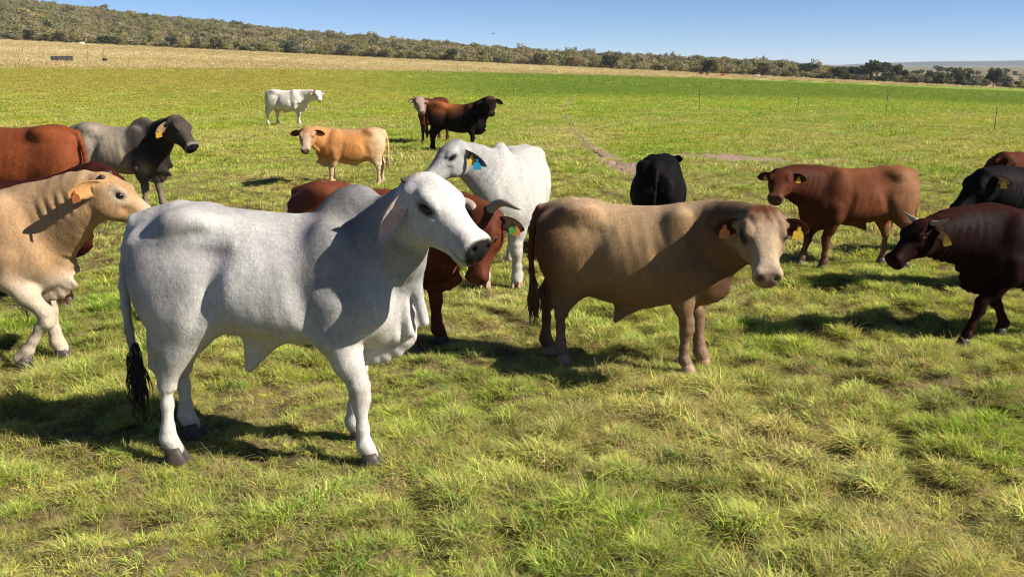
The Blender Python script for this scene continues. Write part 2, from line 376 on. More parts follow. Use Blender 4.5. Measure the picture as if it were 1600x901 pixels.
def build_cow(name, label, category, group, spec, coat):
    c = {**COW, **spec}; s = c['s']; yaw = math.radians(c['yaw'])
    cy, sy = math.cos(yaw), math.sin(yaw)
    ox, oy = c['loc']; oz = ground_z(ox, oy)
    def tolocal(p): x, y, z = p[0] - ox, p[1] - oy, p[2] - oz; return vec((x*cy + y*sy) / s, (-x*sy + y*cy) / s, z / s)
    def dirlocal(d): return unit((d[0]*cy + d[1]*sy, -d[0]*sy + d[1]*cy, d[2]))
    poll = tolocal(c['poll_w']) if 'poll_w' in c else vec(*c['poll'])
    fwd = dirlocal(c['fwd_w']) if 'fwd_w' in c else unit(c['fwd'])
    side = unit(np.cross(vec(0, 0, 1), fwd)); up = np.cross(fwd, side)
    if c['roll']:
        a = math.radians(c['roll']); side, up = side*math.cos(a) + up*math.sin(a), up*math.cos(a) - side*math.sin(a)
    HR = np.stack([fwd, side, up]).astype(np.float32); hs = c['hs'] / 1.0
    fl = c['fl']
    def ff(f): return f if f < .16 else .16 + (f - .16) * fl
    def hp(f, sd, u): return poll + hs * (ff(f)*fwd + sd*side + u*up)
    ah = unit((fwd[0], fwd[1], 0)); ER = np.stack([ah, unit(np.cross(vec(0, 0, 1), ah)), vec(0, 0, 1)]).astype(np.float32)
    lr = c['leg'] * 1.25
    mz = hp(.52, 0, -.05)
    lo = np.minimum(vec(-1.08, -.48, -.02), np.minimum(mz, poll) - .28); hi = np.maximum(vec(.95, .48, 1.50), np.maximum(mz, poll) + .28)
    if c['hump']: hi[2] = max(hi[2], c['hump'][0][2] + c['hump'][1][2] + .08)
    F = Field(lo, hi, c['res'] / s)
    w = c['wide']; mu = c['muscle']
    st = np.array(c['torso'], np.float32); st[:, 3] *= w
    def rx(x): t = min(max((-.15 - x) / .5, 0), 1); return x + c['rear'] * t * t * (3 - 2*t)
    st[:, 0] = [rx(x) for x in st[:, 0]]
    F.loft((0, 0, 0), np.eye(3), st, k=.05, n=2.15, skew=c['skew'])
    def top(x): return float(hermite(st[:, 0], st[:, 1], np.float32(x)))
    def bot(x): return float(hermite(st[:, 0], st[:, 2], np.float32(x)))
    feet = c['feet']
    def wid(x): return float(hermite(st[:, 0], st[:, 3], np.float32(x)))
    for sg, fk, hk in ((-1, 'fr', 'hr'), (1, 'fl', 'hl')):
        # haunch, hooks, pins, shoulder
        F.ell((rx(-.62), sg*.125*w, 1.04), (.195, .12*mu, .27), k=.10)
        F.ell((rx(-.46), sg*(.165 + .008*max(c['flank'] - 1, 0))*w, top(rx(-.46)) - .085), (.10, .06, .055), k=.15)
        F.ell((rx(-.795), sg*.085, 1.19), (.05, .05, .07), k=.08)
        F.ell((.43, sg*.158*w, 1.02), (.135, .095*mu, .31), R=[[.97, 0, .24], [0, 1, 0], [-.24, 0, .97]], k=.12)
        F.ell((.56, sg*.135*w, .88), (.12, .10*mu, .15), k=.08)
        F.ell((.37, sg*.185*w, .80), (.12, .085*mu, .15), k=.07)
        if c['flank']:
            F.ell((rx(-.29), sg*(wid(rx(-.29)) + .068), top(rx(-.3)) - .21), (.13, .05 + .055*c['flank'], .13), k=.11, cut=True)
            F.ell((rx(-.33), sg*(wid(rx(-.33)) + .075), .90), (.075, .06 + .05*c['flank'], .24), R=[[.94, 0, -.34], [0, 1, 0], [.34, 0, .94]], k=.07, cut=True)
            F.ell((.24, sg*(wid(.24) + .072), .98), (.055, .075, .28), R=[[.97, 0, .24], [0, 1, 0], [-.24, 0, .97]], k=.06, cut=True)
        # hind leg
        hx, hy, hz = feet[hk]
        L = (c['lift'] or {}).get(hk)
        stf = vec(rx(-.45), sg*.175*w, .74)
        hock, fet, hoof = ((vec(*L[0]), vec(*L[1]), vec(*L[2])) if L else (vec(hx - .045, sg*.14 + .35*(hy - sg*.14), .50 + hz), vec(hx - .035, hy, .135 + hz), vec(hx, hy, .07 + hz)))
        sh = hock[0] + .705; rr = rx(-.66) + .66; hl_ = []
        for z, xf, xb, yw in ((1.19, -.47, -.70, .02), (1.13, -.43, -.77, .07), (1.0, -.385, -.815, .115), (.86, -.365, -.795, .125), (.74, -.385, -.765, .115), (.65, -.445, -.735, .100), (.57, -.515, -.722, .084), (.50, -.578, -.716, .067), (.45, -.612, -.708, .056), (.40, -.628, -.700, .046)):
            t = min(max((z - .45) / .55, 0), 1); t = t*t*(3 - 2*t); d_ = rr * t + sh * (1 - t); th = (lr / 1.25) if z < .6 else (mu if z > .7 else 1)
            mid = (xf + xb) / 2; hl_.append((1.25 - z, mid + (xf - mid) * th + d_, mid + (xb - mid) * th + d_, yw * (mu if z > .6 else 1)))
        ya = sg*.148*w; tilt = (hock[1] - ya) / .7; ax_ = unit((0, tilt, -1)); F.loft((0, ya, 1.25), np.stack([ax_, unit(np.cross((1, 0, 0), ax_)), vec(1, 0, 0)]), hl_, k=.10, n=2.2)
        chain(F, [.45*stf + .55*hock + vec(-.10, 0, .07), hock + vec(-.048, 0, .035)], [(.055, .036), (.036, .030)], k=.06)
        chain(F, [hock + vec(.006, 0, .03), hock + vec(.010, 0, -.08), .5*(hock + fet) + vec(.012, 0, 0), fet + vec(.005, 0, .05), fet, .5*(fet + hoof), hoof], [(.058*lr, .042*lr), (.044*lr, .034*lr), (.034*lr, .029*lr), (.034*lr, .031*lr), (.041*lr, .038*lr), (.037*lr, .035*lr), (.042*lr, .040*lr)], k=.03)
        # fore leg
        fx, fy, fz = feet[fk]
        L = (c['lift'] or {}).get(fk)
        elb = vec(.40, sg*.165*w, .72)
        knee, fet, hoof = ((vec(*L[0]), vec(*L[1]), vec(*L[2])) if L else (vec(.42*.4 + fx*.6 + .012, sg*.15 + .5*(fy - sg*.15), .405 + fz), vec(fx - .012, fy, .125 + fz), vec(fx + .02, fy, .065 + fz)))
        chain(F, [(.43, sg*.16*w, .88), elb, .55*elb + .45*knee, knee + vec(0, 0, .05)], [(.14*mu, .095), (.115*mu, .088), (.080*lr/1.25, .070), (.060*lr/1.25, .055)], k=.06)
        chain(F, [knee + vec(.004, 0, .03), knee + vec(.008, 0, -.035), .7*knee + .3*fet, .3*knee + .7*fet, fet, .5*(fet + hoof), hoof], [(.049*lr, .046*lr), (.047*lr, .043*lr), (.037*lr, .033*lr), (.034*lr, .031*lr), (.041*lr, .038*lr), (.037*lr, .036*lr), (.042*lr, .040*lr)], k=.03)
    # tail root
    F.cone((rx(-.60), 0, top(rx(-.6)) - .05), (rx(-.835), 0, 1.285), .06, .05, k=.06)
    tl = [(x + c['rear'], y, z) for x, y, z in c['tail']]; tp = bez(*tl, 9); chain(F, tp, [.040 - .023 * (i / 8)**.7 for i in range(9)], k=.02)
    # neck
    nend = hp(.04, 0, -.14); nb = vec(.50, 0, 1.04)
    (h0, w0), (h1, w1) = c['neck_r']
    sag = .42 * np.linalg.norm(nend - nb)
    pts = bez(nb, nb + sag * unit((.9, 0, .35)), nend - sag * .8 * unit(.55 * fwd + .45 * unit(nend - nb)) + vec(0, 0, c['neck_up']), nend, 8)
    ups = [unit((1 - t) * vec(-.35, 0, 1) + t * up) for t in np.linspace(0, 1, 8)]
    for i in range(7):
        ta, tb = i / 7, (i + 1) / 7
        F.cone(pts[i], pts[i+1], (h0 + (h1 - h0)*ta, (w0 + (w1 - w0)*ta)*w), (h0 + (h1 - h0)*tb, (w0 + (w1 - w0)*tb)*w), ups[i], k=.06)
    # brisket and dewlap
    dl = c['dewlap']
    F.ell((.60, 0, .72), (.17, .105*w*c['brisket'], .13*c['brisket']), k=.10)
    if dl:
        q = [vec(.36, 0, .62), vec(.55, 0, .66), vec(.72, 0, .76)]
        for t in (.35, .6, .85): q.append(np.array([np.interp(t, np.linspace(0, 1, 8), pts[:, d]) for d in range(3)], np.float32) - (h0 + (h1 - h0)*t) * .85 * (1 - .15*t) * unit((1 - t) * vec(.35, 0, 1) + t * up))
        q.append(hp(.10, 0, -.19))
        dp0 = c.get('dlp', [.4, .9, 1.1, 1.0, .85, .7, .35]); qa = np.array(q); tt = np.linspace(0, 6, 25); nn = np.arange(7)
        q = np.stack([hermite(nn, qa[:, d], tt) for d in range(3)], 1); dp = hermite(nn, np.array(dp0), tt)
        for i in range(24):
            F.cone(q[i] - vec(0, 0, dl*.5*dp[i]), q[i+1] - vec(0, 0, dl*.5*dp[i+1]), (dl*dp[i], .026), (dl*dp[i+1], .026), (0, 0, 1), k=.04)
        rs = np.random.RandomState(c['folds'])
        for i in range(c['folds']):
            t = (i + .5) / c['folds'] * .80 + .02; j = t * (len(q) - 1); a = int(j); f = j - a
            p = q[a]*(1 - f) + q[a+1]*f; ln = dl * (dp[a]*(1-f) + dp[a+1]*f)
            y = .034 * (1 if i % 2 else -1) * (.75 + .5 * rs.rand())
            F.cone(p + vec(-.035, y*1.15, ln*1.25), p + vec(.012, y*.8, -ln*(1.2 + .3*rs.rand())), (.011, .011), (.018, .016), k=.018)
    for xa, ya, za, xb, yb, zb, r_ in c['columns']:
        m_ = vec((xa + xb)/2 - .015, (ya + yb)/2, (za + zb)/2); F.cone((xa, ya, za), m_, .7*r_, .9*r_, k=.03); F.cone(m_, (xb, yb, zb), .9*r_, r_, k=.03)
    if c['hump']:
        hc, hr = c['hump'][:2]
        F.ell(hc, hr, R=[[.93, 0, .36], [0, 1, 0], [-.36, 0, .93]], k=.09)
    if c['sheath']:
        sh = c['sheath']; b0 = bot(-.12)
        F.cone((.12, 0, b0 + .03), (-.06, 0, b0 - .02*sh), (.05, .05), (.055, .05), (0, 0, 1), k=.07)
        F.cone((-.06, 0, b0 - .01), (-.14, 0, b0 - .19*sh), (.10*min(sh, 1) + .01, .042), (.026, .024), (1, 0, 0), k=.06)
        F.cone((-.20, 0, b0 + .04), (-.38, 0, bot(-.38) + .02), (.05, .03), (.03, .03), (0, 0, 1), k=.06)
    # head
    H0 = np.array(c['head'], np.float32) * hs; H0[:, 3] *= c['hw']; H0[:, 0] = [hs * ff(v / hs) for v in H0[:, 0]]; hw = c['hw'] * 1.10
    F.loft(poll, HR, H0, k=.035, n=2.5, skew=-.0)
    for sg in (-1, 1):
        F.ell(hp(.140, sg*.090*hw, .010), (.055*hs, .026*hs, .024*hs), R=HR, k=.04)                 # brow
        F.ell(hp(.14, sg*.068*hw, -.145), (.095*hs, .045*hs, .080*hs), R=HR, k=.04)                # cheek
        F.ell(hp(.205, sg*.090*hw, -.065), (.05*hs, .012*hs, .012*hs), R=HR, k=.02)
        F.ell(hp(.465, sg*.045*hw, -.045), (.040*hs, .036*hs, .040*hs), R=HR, k=.03)                # nostril wing
        F.ell(hp(.305, sg*.100*hw, -.085), (.07*hs, .024*hs, .032*hs), R=HR, k=.03, cut=True)       # hollow before the cheek
        F.ell(hp(.16, sg*.119*hw, -.019), (.028*hs, .016*hs, .014*hs), R=HR, k=.012, cut=True)      # eye socket
        F.ell(hp(.512, sg*.042*hw, -.042), (.026*hs, .015*hs, .018*hs), R=HR, k=.010, cut=True)     # nostril
        e = c['ears']; ea = hp(e['at'][0] - .005, sg*(e['at'][1]*c['hw'] - .02), e['at'][2])
        F.cone(ea, ea + .05*hs*(ER.T @ unit((e['dir'][0], sg*e['dir'][1], e['dir'][2]))), .040*hs, .030*hs, k=.035)
    for sg in (-1, 1): F.cone(hp(.530, sg*.010, -.105), hp(.37, sg*.088*hw, -.122), .006, .005, k=.012, cut=True)
    if c.get('curly', 0) > 1: F.cone(hp(.02, 0, .055), hp(.17, .004, .052), .012, .010, k=.03, cut=True); F.cone(hp(.10, -.03, .05), hp(.19, -.012, .045), .007, .006, k=.02, cut=True); F.cone(hp(.10, .035, .05), hp(.19, .016, .045), .007, .006, k=.02, cut=True)
    F.ell(hp(.455, 0, -.142), (.045*hs, .052*hs, .022*hs), R=HR, k=.03)                            # chin
    V, Q = F.mesh(); V = relax(V, Q, 4)
    N = vnormals(V, Q)
    Hc = (V - poll) @ HR.T / hs; Hc[:, 0] = np.where(Hc[:, 0] < .16, Hc[:, 0], .16 + (Hc[:, 0] - .16) / fl)
    hm = sstep(-.10, .02, Hc[:, 0]) * (np.abs(Hc[:, 1]) < .2) * sstep(-.33, -.24, Hc[:, 2]) * (Hc[:, 2] < .14)
    # along-neck coordinate for skin creases
    seg = pts[-1] - pts[0]; along = (V - pts[0]) @ seg / float(seg @ seg)
    nm = sstep(.15, .45, along) * (1 - sstep(.85, 1.05, along)) * (V[:, 0] > .45) * (1 - hm)
    bodym = (1 - sstep(.5, .62, V[:, 2] * 0 + np.abs(V[:, 0] - .02))) * sstep(.60, .8, V[:, 2]) * (1 - sstep(1.15, 1.3, V[:, 2]))
    disp = .0050 * wob(V, 6, 2) + .0040 * wob(V, 12, 0) + .0022 * wob(V, 26, 1)
    wr = np.sin(along * 58 + V[:, 2] * 6 + 7 * wob(V, 3.5, 2)) * np.clip(.55 + 1.0 * wob(V, 6, 3), 0, 1.3)
    disp += c['dent'] * .0055 * nm * wr * sstep(.55, -.1, N[:, 2])
    disp += .0012 * c['ribs'] * bodym * np.sin((V[:, 0] + .30 * V[:, 2]) * 58 + 2.5 * wob(V, 3, 0)) * np.clip(.5 + .8 * wob(V, 4, 2), 0, 1)
    disp += .0045 * hm * wob(V, 40, 3) * sstep(.36, .1, Hc[:, 0]) * c.get('curly', .4)
    V = V + N * disp[:, None]; nbody = len(V)
    col = coat(V, N, Hc, hm, along)
    # ears as shells of the same body mesh
    e = c['ears']; inner = e.get('inner', (.42, .24, .17)); Vs, Qs, Cs = [V], [Q], [col]; base = len(V)
    for sg in (-1, 1):
        ed = dict(e); ed.update(e.get('r' if sg < 0 else 'l', {}))
        d = ER.T @ unit((ed['dir'][0], sg*ed['dir'][1], ed['dir'][2])); o = ER.T @ unit((ed['open'][0], sg*ed['open'][1], ed['open'][2]))
        ev, eq, inn, uu, av = ear_shell(hp(ed['at'][0], sg*ed['at'][1]*c['hw'], ed['at'][2]), ed['L']*hs, ed['W']*hs, d, o, ed['curl'], ed['droop'], tip=ed.get('tip', .9))
        if sg < 0: eq = eq
        oc = vec(*e.get('outer', coat.ear)); ic = vec(*inner)
        rim = sstep(.55, .9, av)
        Cc = oc[None] * np.ones((len(ev), 1)); mi = (inn * (1 - rim) * sstep(1.0, .75, uu))[:, None]
        Cc = Cc * (1 - mi) + ic * mi
        Vs.append(ev); Qs.append(eq + base); Cs.append(Cc); base += len(ev)
    V = np.concatenate(Vs); Q = np.concatenate(Qs); col = np.clip(np.concatenate(Cs), .002, .9)
    root = bpy.data.objects.new(name, None); link(root); root.empty_display_size = .2
    root.location = (ox, oy, oz); root.rotation_euler = (0, 0, yaw); root.scale = (s, s, s)
    root['label'] = label; root['category'] = category; root['group'] = group
    me = np_mesh('body', V, Q, coat.mat); a = me.attributes.new('coat', 'FLOAT_COLOR', 'POINT')
    a.data.foreach_set('color', np.concatenate([col, np.ones((len(col), 1))], 1).astype(np.float32).ravel())
    b = bpy.data.objects.new('body', me); link(b, root)
    if c['hair']:
        Nb = vnormals(V[:nbody], Q[(Q < nbody).all(1)]); Vb = V[:nbody]; fl_ = np.tile(vec(-.55, 0, -.80), (nbody, 1))
        fl_ = np.where((hm > .4)[:, None], fwd + vec(0, 0, -.2), fl_); fl_ = np.where((Vb[:, 2] < .62)[:, None], vec(-.1, 0, -1), fl_)
        fl_ = fl_ + .35 * np.stack([wob(Vb, 9, 0), wob(Vb, 9, 1), wob(Vb, 9, 2)], 1)
        X_ = fl_ - Nb * (fl_ * Nb).sum(1, keepdims=True); X_ /= np.maximum(np.linalg.norm(X_, axis=1, keepdims=True), 1e-6); Y_ = np.cross(Nb, X_)
        eu = np.stack([np.arctan2(Y_[:, 2], Nb[:, 2]), -np.arcsin(np.clip(X_[:, 2], -1, 1)), np.arctan2(X_[:, 1], X_[:, 0])], 1)
        rs = np.random.RandomState(7); ok = (Vb[:, 2] > .10) & ~((hm > .5) & (Hc[:, 0] > .468)) & ~((hm > .5) & (np.abs(Hc[:, 0] - .16) < .045) & (np.abs(Hc[:, 2] + .022) < .03))
        ok &= rs.rand(nbody) < c['hair']; k_ = ok.sum(); sc_ = (c.get('hlen', 1.0) * rs.uniform(.7, 1.25, k_) * np.where(hm[ok] > .4, .62, 1) * (1 + c.get('curly', 0) * .5 * (hm[ok] > .4) * (Hc[ok, 0] < .1)))[:, None]
        ho = scatter('coat_hair', Vb[ok] - Nb[ok] * .001, eu[ok], np.repeat(sc_, 3, 1) / s, rs.randint(0, 3, k_), np.clip(col[:nbody][ok] * rs.uniform(.95, 1.5, (k_, 1)), .001, .95), hair_variants(), None, None)
        ho.parent = root
    # eyes
    for sg in (-1, 1):
        o = bpy.data.objects.new('eye', M_EYE_MESH); link(o, root); mw = np.eye(4); mw[:3, 0], mw[:3, 1], mw[:3, 2], mw[:3, 3] = fwd*.030*hs, side*.0255*hs, up*.0185*hs, hp(.16, sg*.099*hw, -.018); o.matrix_local = Matrix(mw.tolist())
    # hooves
    for k in ('fr', 'fl', 'hr', 'hl'):
        L = (c['lift'] or {}).get(k)
        p = vec(*L[2]) - vec(0, 0, .07) if L else vec(*feet[k])
        o = bpy.data.objects.new('hoof', HOOF_MESH[coat.hoof]); link(o, root); o.location = (p[0] + (.0 if k[0] == 'h' else .02), p[1], max(p[2], 0))
        if L and len(L) > 3: o.rotation_euler = (0, math.radians(L[3]), 0)
    if c['tuft']:
        m = tuft_mesh(tp[-1] - (tp[-1] - tp[-2]) * .6, c['tuft'], int(abs(ox) * 100) % 97, coat.tuft)
        o = bpy.data.objects.new('tail_tuft', m); link(o, root)
    if c['horns']:
        for sg in (-1, 1):
            pp = [hp(f, sg*sd, u) for f, sd, u in c['horns']['pts']]
            m = tube_mesh('horn', bez(*pp, 12), [c['horns']['r'] * hs * (1 - (i / 11)**1.4 * .93) for i in range(12)], M_HORN if not c['horns'].get('stub') else M_STUB)
            link(bpy.data.objects.new('horn', m), root)
    for tg in c['tags']:
        sg = tg['side']; ed = dict(e); ed.update(e.get('r' if sg < 0 else 'l', {}))
        d = ER.T @ unit((ed['dir'][0], sg*ed['dir'][1], ed['dir'][2])); o_ = ER.T @ unit((ed['open'][0], sg*ed['open'][1], ed['open'][2])); o_ = unit(o_ - d*np.dot(o_, d))
        u = tg.get('u', .45)
        p = hp(ed['at'][0], sg*ed['at'][1]*c['hw'], ed['at'][2]) + d*ed['L']*hs*(u - .06) + vec(0, 0, -ed['droop']*ed['L']*hs*u*u) + o_*(tg.get('off', .012))
        z = unit(vec(0, 0, 1) * .9 + .0 * d); nrm = unit(dirlocal(tg['face']) if 'face' in tg else o_); zz = unit(vec(0, 0, 1) - nrm*nrm[2]); xx = np.cross(zz, nrm)
        if tg.get('tilt'): a_ = math.radians(tg['tilt']); xx, zz = xx*math.cos(a_) + zz*math.sin(a_), zz*math.cos(a_) - xx*math.sin(a_)
        ob = bpy.data.objects.new('ear_tag', tag_mesh(tg.get('col', 'yellow'))); link(ob, root)
        mw = np.eye(4); mw[:3, 0], mw[:3, 1], mw[:3, 2], mw[:3, 3] = xx, nrm, zz, p
        ob.matrix_local = Matrix(mw.tolist()) @ Matrix.Scale(tg.get('size', 1.0), 4)
    return root
# ------------------------------------------------------------------ coats and the herd
class Coat:
    def __init__(self, base, layers=(), mat=None, ear=None, hoof='dark', tuft='brown', var=.12):
        self.base = vec(*base); self.layers = layers; self.mat = mat or M_COAT; self.ear = tuple(.66 * v for v in (ear or base)); self.hoof = hoof; self.tuft = tuft; self.var = var
    def __call__(self, V, N, Hc, hm, along):
        C = np.repeat(self.base[None], len(V), 0); jit = .18 * wob(V, 7, 1) + .10 * wob(V, 19, 2)
        nose_m = (np.abs(Hc[:, 1]) < .12) * (np.abs(Hc[:, 2] + .07) < .14)
        for spec, colr, st in self.layers:
            t = spec[0]; a = spec[1:]
            if t == 'blob': m = blob(V, a[0], a[1])
            elif t == 'side': m = blob(np.stack([V[:, 0], np.abs(V[:, 1]), V[:, 2]], 1), a[0], a[1])
            elif t == 'legs': m = sstep(a[1], a[0], V[:, 2] + .05 * jit) * (1 - hm) * (np.abs(V[:, 0] - .56) < 9)
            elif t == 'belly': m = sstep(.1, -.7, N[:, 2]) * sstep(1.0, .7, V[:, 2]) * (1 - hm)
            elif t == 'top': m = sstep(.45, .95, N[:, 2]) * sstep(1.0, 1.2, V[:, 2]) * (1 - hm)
            elif t == 'rump': m = sstep(a[0], a[1], V[:, 0] + .1 * jit)
            elif t == 'head': m = hm
            elif t == 'face': m = hm * sstep(a[0], a[1], Hc[:, 0] + .06 * jit) * sstep(.10, .05, np.abs(Hc[:, 1])) * sstep(-.09, -.03, Hc[:, 2])
            elif t == 'muzzle': m = hm * nose_m * sstep(a[0], a[1], Hc[:, 0] + .012 * jit)
            elif t == 'nose': m = hm * nose_m * sstep(.475, .492, Hc[:, 0] - .10 * np.abs(Hc[:, 1]) + .25 * np.minimum(Hc[:, 2] + .04, 0))
            elif t == 'eye':
                q = Hc - vec(.165, 0, -.022); q[:, 1] = np.abs(Hc[:, 1]) - .125; m = np.exp(-((q / vec(*a[0]))**2).sum(1))
            elif t == 'poll': m = hm * np.exp(-((Hc - vec(a[0], 0, .03)) / vec(a[1], .10, .09))[:, [0, 1, 2]]**2 @ np.ones(3, np.float32))
            elif t == 'neck': m = sstep(a[0], a[1], along + .1 * jit) * sstep(.46, .60, V[:, 0])
            elif t == 'tail': m = sstep(-.70, -.78, V[:, 0]) * (np.abs(V[:, 1]) < .13) * sstep(a[0], a[1], V[:, 2])
            else: m = 0 * hm
            m = np.clip(m * (1.35 if t in ('blob', 'side', 'poll') else 2.2 if t == 'eye' else 1) * (1 + .5 * jit), 0, 1)[:, None] * st
            C = C * (1 - m) + vec(*colr) * m
        q = Hc - vec(.512, 0, -.042); q[:, 1] = np.abs(Hc[:, 1]) - .045; m = (np.exp(-((q / vec(.03, .016, .018))**2).sum(1)) * hm)[:, None] * .9; C = C * (1 - m) + vec(.012, .008, .008) * m
        q = Hc - vec(.46, 0, -.112); m = (np.exp(-(q[:, 0] / .08)**2 - (q[:, 2] / .006)**2) * hm * (np.abs(Hc[:, 1]) < .13))[:, None] * .7; C = C * (1 - m) + vec(.03, .02, .018) * m
        return C * (1 + self.var * jit[:, None]) * .70

def side_feet(fr, fl, hr, hl): return dict(fr=fr, fl=fl, hr=hr, hl=hl)
BRAHMAN_EARS = dict(L=.29, W=.052, dir=(-.34, .40, -.90), open=(.50, .82, .1), curl=.9, droop=0.0, at=(.02, .108, -.05), inner=(.52, .34, .27))
STRAIGHT = np.array(TORSO)

grey_white = Coat((.66, .635, .60), [(('side', (.38, .2, 1.02), (.20, .2, .28)), (.30, .29, .285), .8), (('side', (-.42, .2, 1.12), (.17, .2, .24)), (.31, .30, .295), .8), (('side', (-.66, .2, .95), (.12, .2, .25)), (.40, .385, .37), .7), (('side', (-.05, .25, .72), (.3, .2, .12)), (.58, .545, .49), .7), (('blob', (.50, 0, 1.42), (.26, .3, .22)), (.17, .165, .162), .9), (('neck', .1, .5), (.30, .29, .285), .75),
    (('legs', .35, .8), (.70, .66, .59), .75), (('side', (.50, .18, .40), (.06, .1, .05)), (.36, .27, .20), .5), (('legs', .06, .16), (.40, .33, .27), .6), (('belly',), (.62, .57, .49), .7), (('head',), (.68, .65, .61), .85), (('muzzle', .40, .46), (.55, .52, .48), .8), (('nose',), (.016, .015, .016), 1), (('eye', (.045, .03, .024)), (.03, .028, .028), 1.0), (('blob', (-.25, 0, 1.37), (.3, .15, .05)), (.38, .365, .35), .6),
    (('tail', .85, .60), (.03, .028, .026), .9), (('side', (-.60, .15, .58), (.10, .15, .13)), (.40, .33, .24), .45), (('side', (-.70, .18, .80), (.07, .15, .10)), (.38, .32, .25), .4), (('side', (.10, .3, .98), (.12, .2, .10)), (.40, .385, .37), .5), (('side', (-.16, .3, 1.2), (.10, .2, .08)), (.36, .35, .34), .5)], ear=(.52, .49, .45), hoof='dark', tuft='black', var=.30)
pale_grey = Coat((.62, .60, .56), [(('neck', .2, .6), (.41, .40, .385), .6), (('head',), (.44, .43, .41), .8), (('nose',), (.016, .015, .016), 1), (('eye', (.045, .03, .026)), (.03, .028, .028), 1), (('poll', -.04, .03), (.25, .24, .23), .6), (('legs', .3, .7), (.62, .58, .50), .7)], ear=(.40, .37, .34), hoof='pale', tuft='black')
fawn = Coat((.38, .225, .10), [(('rump', -.42, -.70), (.165, .066, .027), .9), (('top',), (.60, .43, .27), .85), (('side', (-.05, .22, 1.18), (.42, .2, .20)), (.56, .385, .21), .8), (('neck', .15, .55), (.15, .085, .05), .8), (('side', (.45, .2, .95), (.25, .2, .35)), (.19, .115, .068), .6), (('belly',), (.22, .13, .075), .6),  # cream top and upper flank: sunlit brightness put into the coat colour
    (('blob', (.76, 0, .80), (.20, .25, .22)), (.11, .058, .032), .85), (('legs', .45, .75), (.26, .165, .105), .7), (('legs', .10, .40), (.36, .25, .17), .7), (('head',), (.26, .165, .10), .8), (('head',), (.44, .30, .19), .8), (('face', .06, .24), (.60, .45, .29), .8), (('muzzle', .34, .42), (.60, .46, .32), .85), (('nose',), (.30, .17, .13), .85), (('poll', -.02, .07), (.19, .065, .028), 1.0), (('eye', (.05, .05, .034)), (.035, .02, .014), .95), (('tail', 1.1, .8), (.13, .065, .035), .8)], ear=(.15, .055, .028), hoof='pale', tuft='brown')  # brisket blob: dark brown hide, deepened to stand in for the head's shadow
tan = Coat((.52, .325, .17), [(('side', (.30, .2, .85), (.22, .2, .22)), (.40, .25, .13), .6), (('top',), (.50, .34, .20), .7), (('blob', (.50, 0, 1.36), (.15, .2, .12)), (.30, .20, .12), .6), (('legs', .60, .85), (.62, .52, .40), .9), (('head',), (.46, .275, .13), .8), (('face', .20, .36), (.55, .42, .28), .8), (('muzzle', .32, .42), (.60, .47, .36), .9), (('nose',), (.45, .27, .20), .9), (('eye', (.075, .05, .045)), (.58, .46, .33), .8), (('eye', (.030, .02, .014)), (.06, .04, .03), .9)], ear=(.52, .30, .11), hoof='dark', tuft='pale')
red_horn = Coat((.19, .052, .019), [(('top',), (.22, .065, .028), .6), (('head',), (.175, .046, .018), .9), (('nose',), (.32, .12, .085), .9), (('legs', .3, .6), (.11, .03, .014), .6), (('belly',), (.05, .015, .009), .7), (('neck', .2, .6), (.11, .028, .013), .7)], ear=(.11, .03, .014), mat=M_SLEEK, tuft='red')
black = Coat((.010, .009, .009), [(('top',), (.014, .012, .012), .6), (('nose',), (.02, .018, .018), .8)], ear=(.010, .009, .009), mat=M_DARK, tuft='black')
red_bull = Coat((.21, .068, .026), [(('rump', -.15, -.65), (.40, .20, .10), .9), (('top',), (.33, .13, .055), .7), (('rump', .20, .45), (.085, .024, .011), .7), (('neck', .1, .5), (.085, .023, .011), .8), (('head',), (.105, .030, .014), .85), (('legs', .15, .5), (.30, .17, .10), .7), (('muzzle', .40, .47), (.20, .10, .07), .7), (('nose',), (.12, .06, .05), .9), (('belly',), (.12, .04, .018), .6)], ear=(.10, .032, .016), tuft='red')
maroon = Coat((.017, .0052, .0038), [(('top',), (.06, .016, .010), .6), (('poll', -.02, .08), (.06, .015, .010), .9), (('legs', .2, .6), (.05, .016, .010), .6), (('rump', -.4, -.7), (.06, .016, .010), .7), (('nose',), (.03, .012, .010), .8)], ear=(.035, .011, .007), mat=M_DARK, tuft='red')
maroon_back = Coat((.045, .011, .008), [(('head',), (.05, .012, .009), .8), (('nose',), (.03, .012, .010), .8)], ear=(.06, .016, .01), mat=M_DARK, tuft='red')
red_rear = Coat((.30, .078, .026), [(('rump', -.60, -.80), (.30, .085, .032), .7), (('top',), (.27, .075, .028), .6), (('legs', .2, .6), (.16, .045, .02), .6), (('nose',), (.20, .08, .05), .8)], ear=(.2, .05, .02), mat=M_SLEEK, tuft='red')
dusky_grey = Coat((.29, .24, .18), [(('side', (-.15, .2, 1.1), (.38, .3, .28)), (.44, .37, .285), .9), (('rump', .24, .40), (.034, .030, .028), .9), (('neck', .0, .3), (.030, .026, .024), .9), (('head',), (.085, .068, .055), .85), (('poll', -.04, .06), (.17, .095, .055), .8), (('muzzle', .42, .48), (.35, .33, .30), .6), (('nose',), (.010, .010, .010), 1), (('legs', .3, .62), (.30, .235, .175), .8), (('side', (.50, .16, .72), (.09, .2, .12)), (.33, .27, .20), .8), (('eye', (.04, .03, .03)), (.02, .02, .02), .8), (('top',), (.30, .25, .19), .4)], ear=(.16, .12, .09), tuft='black')
white = Coat((.80, .73, .62), [(('head',), (.80, .71, .57), .8), (('nose',), (.42, .26, .20), .8), (('legs', .3, .6), (.80, .73, .62), .6)], ear=(.55, .42, .28), hoof='pale', tuft='pale')
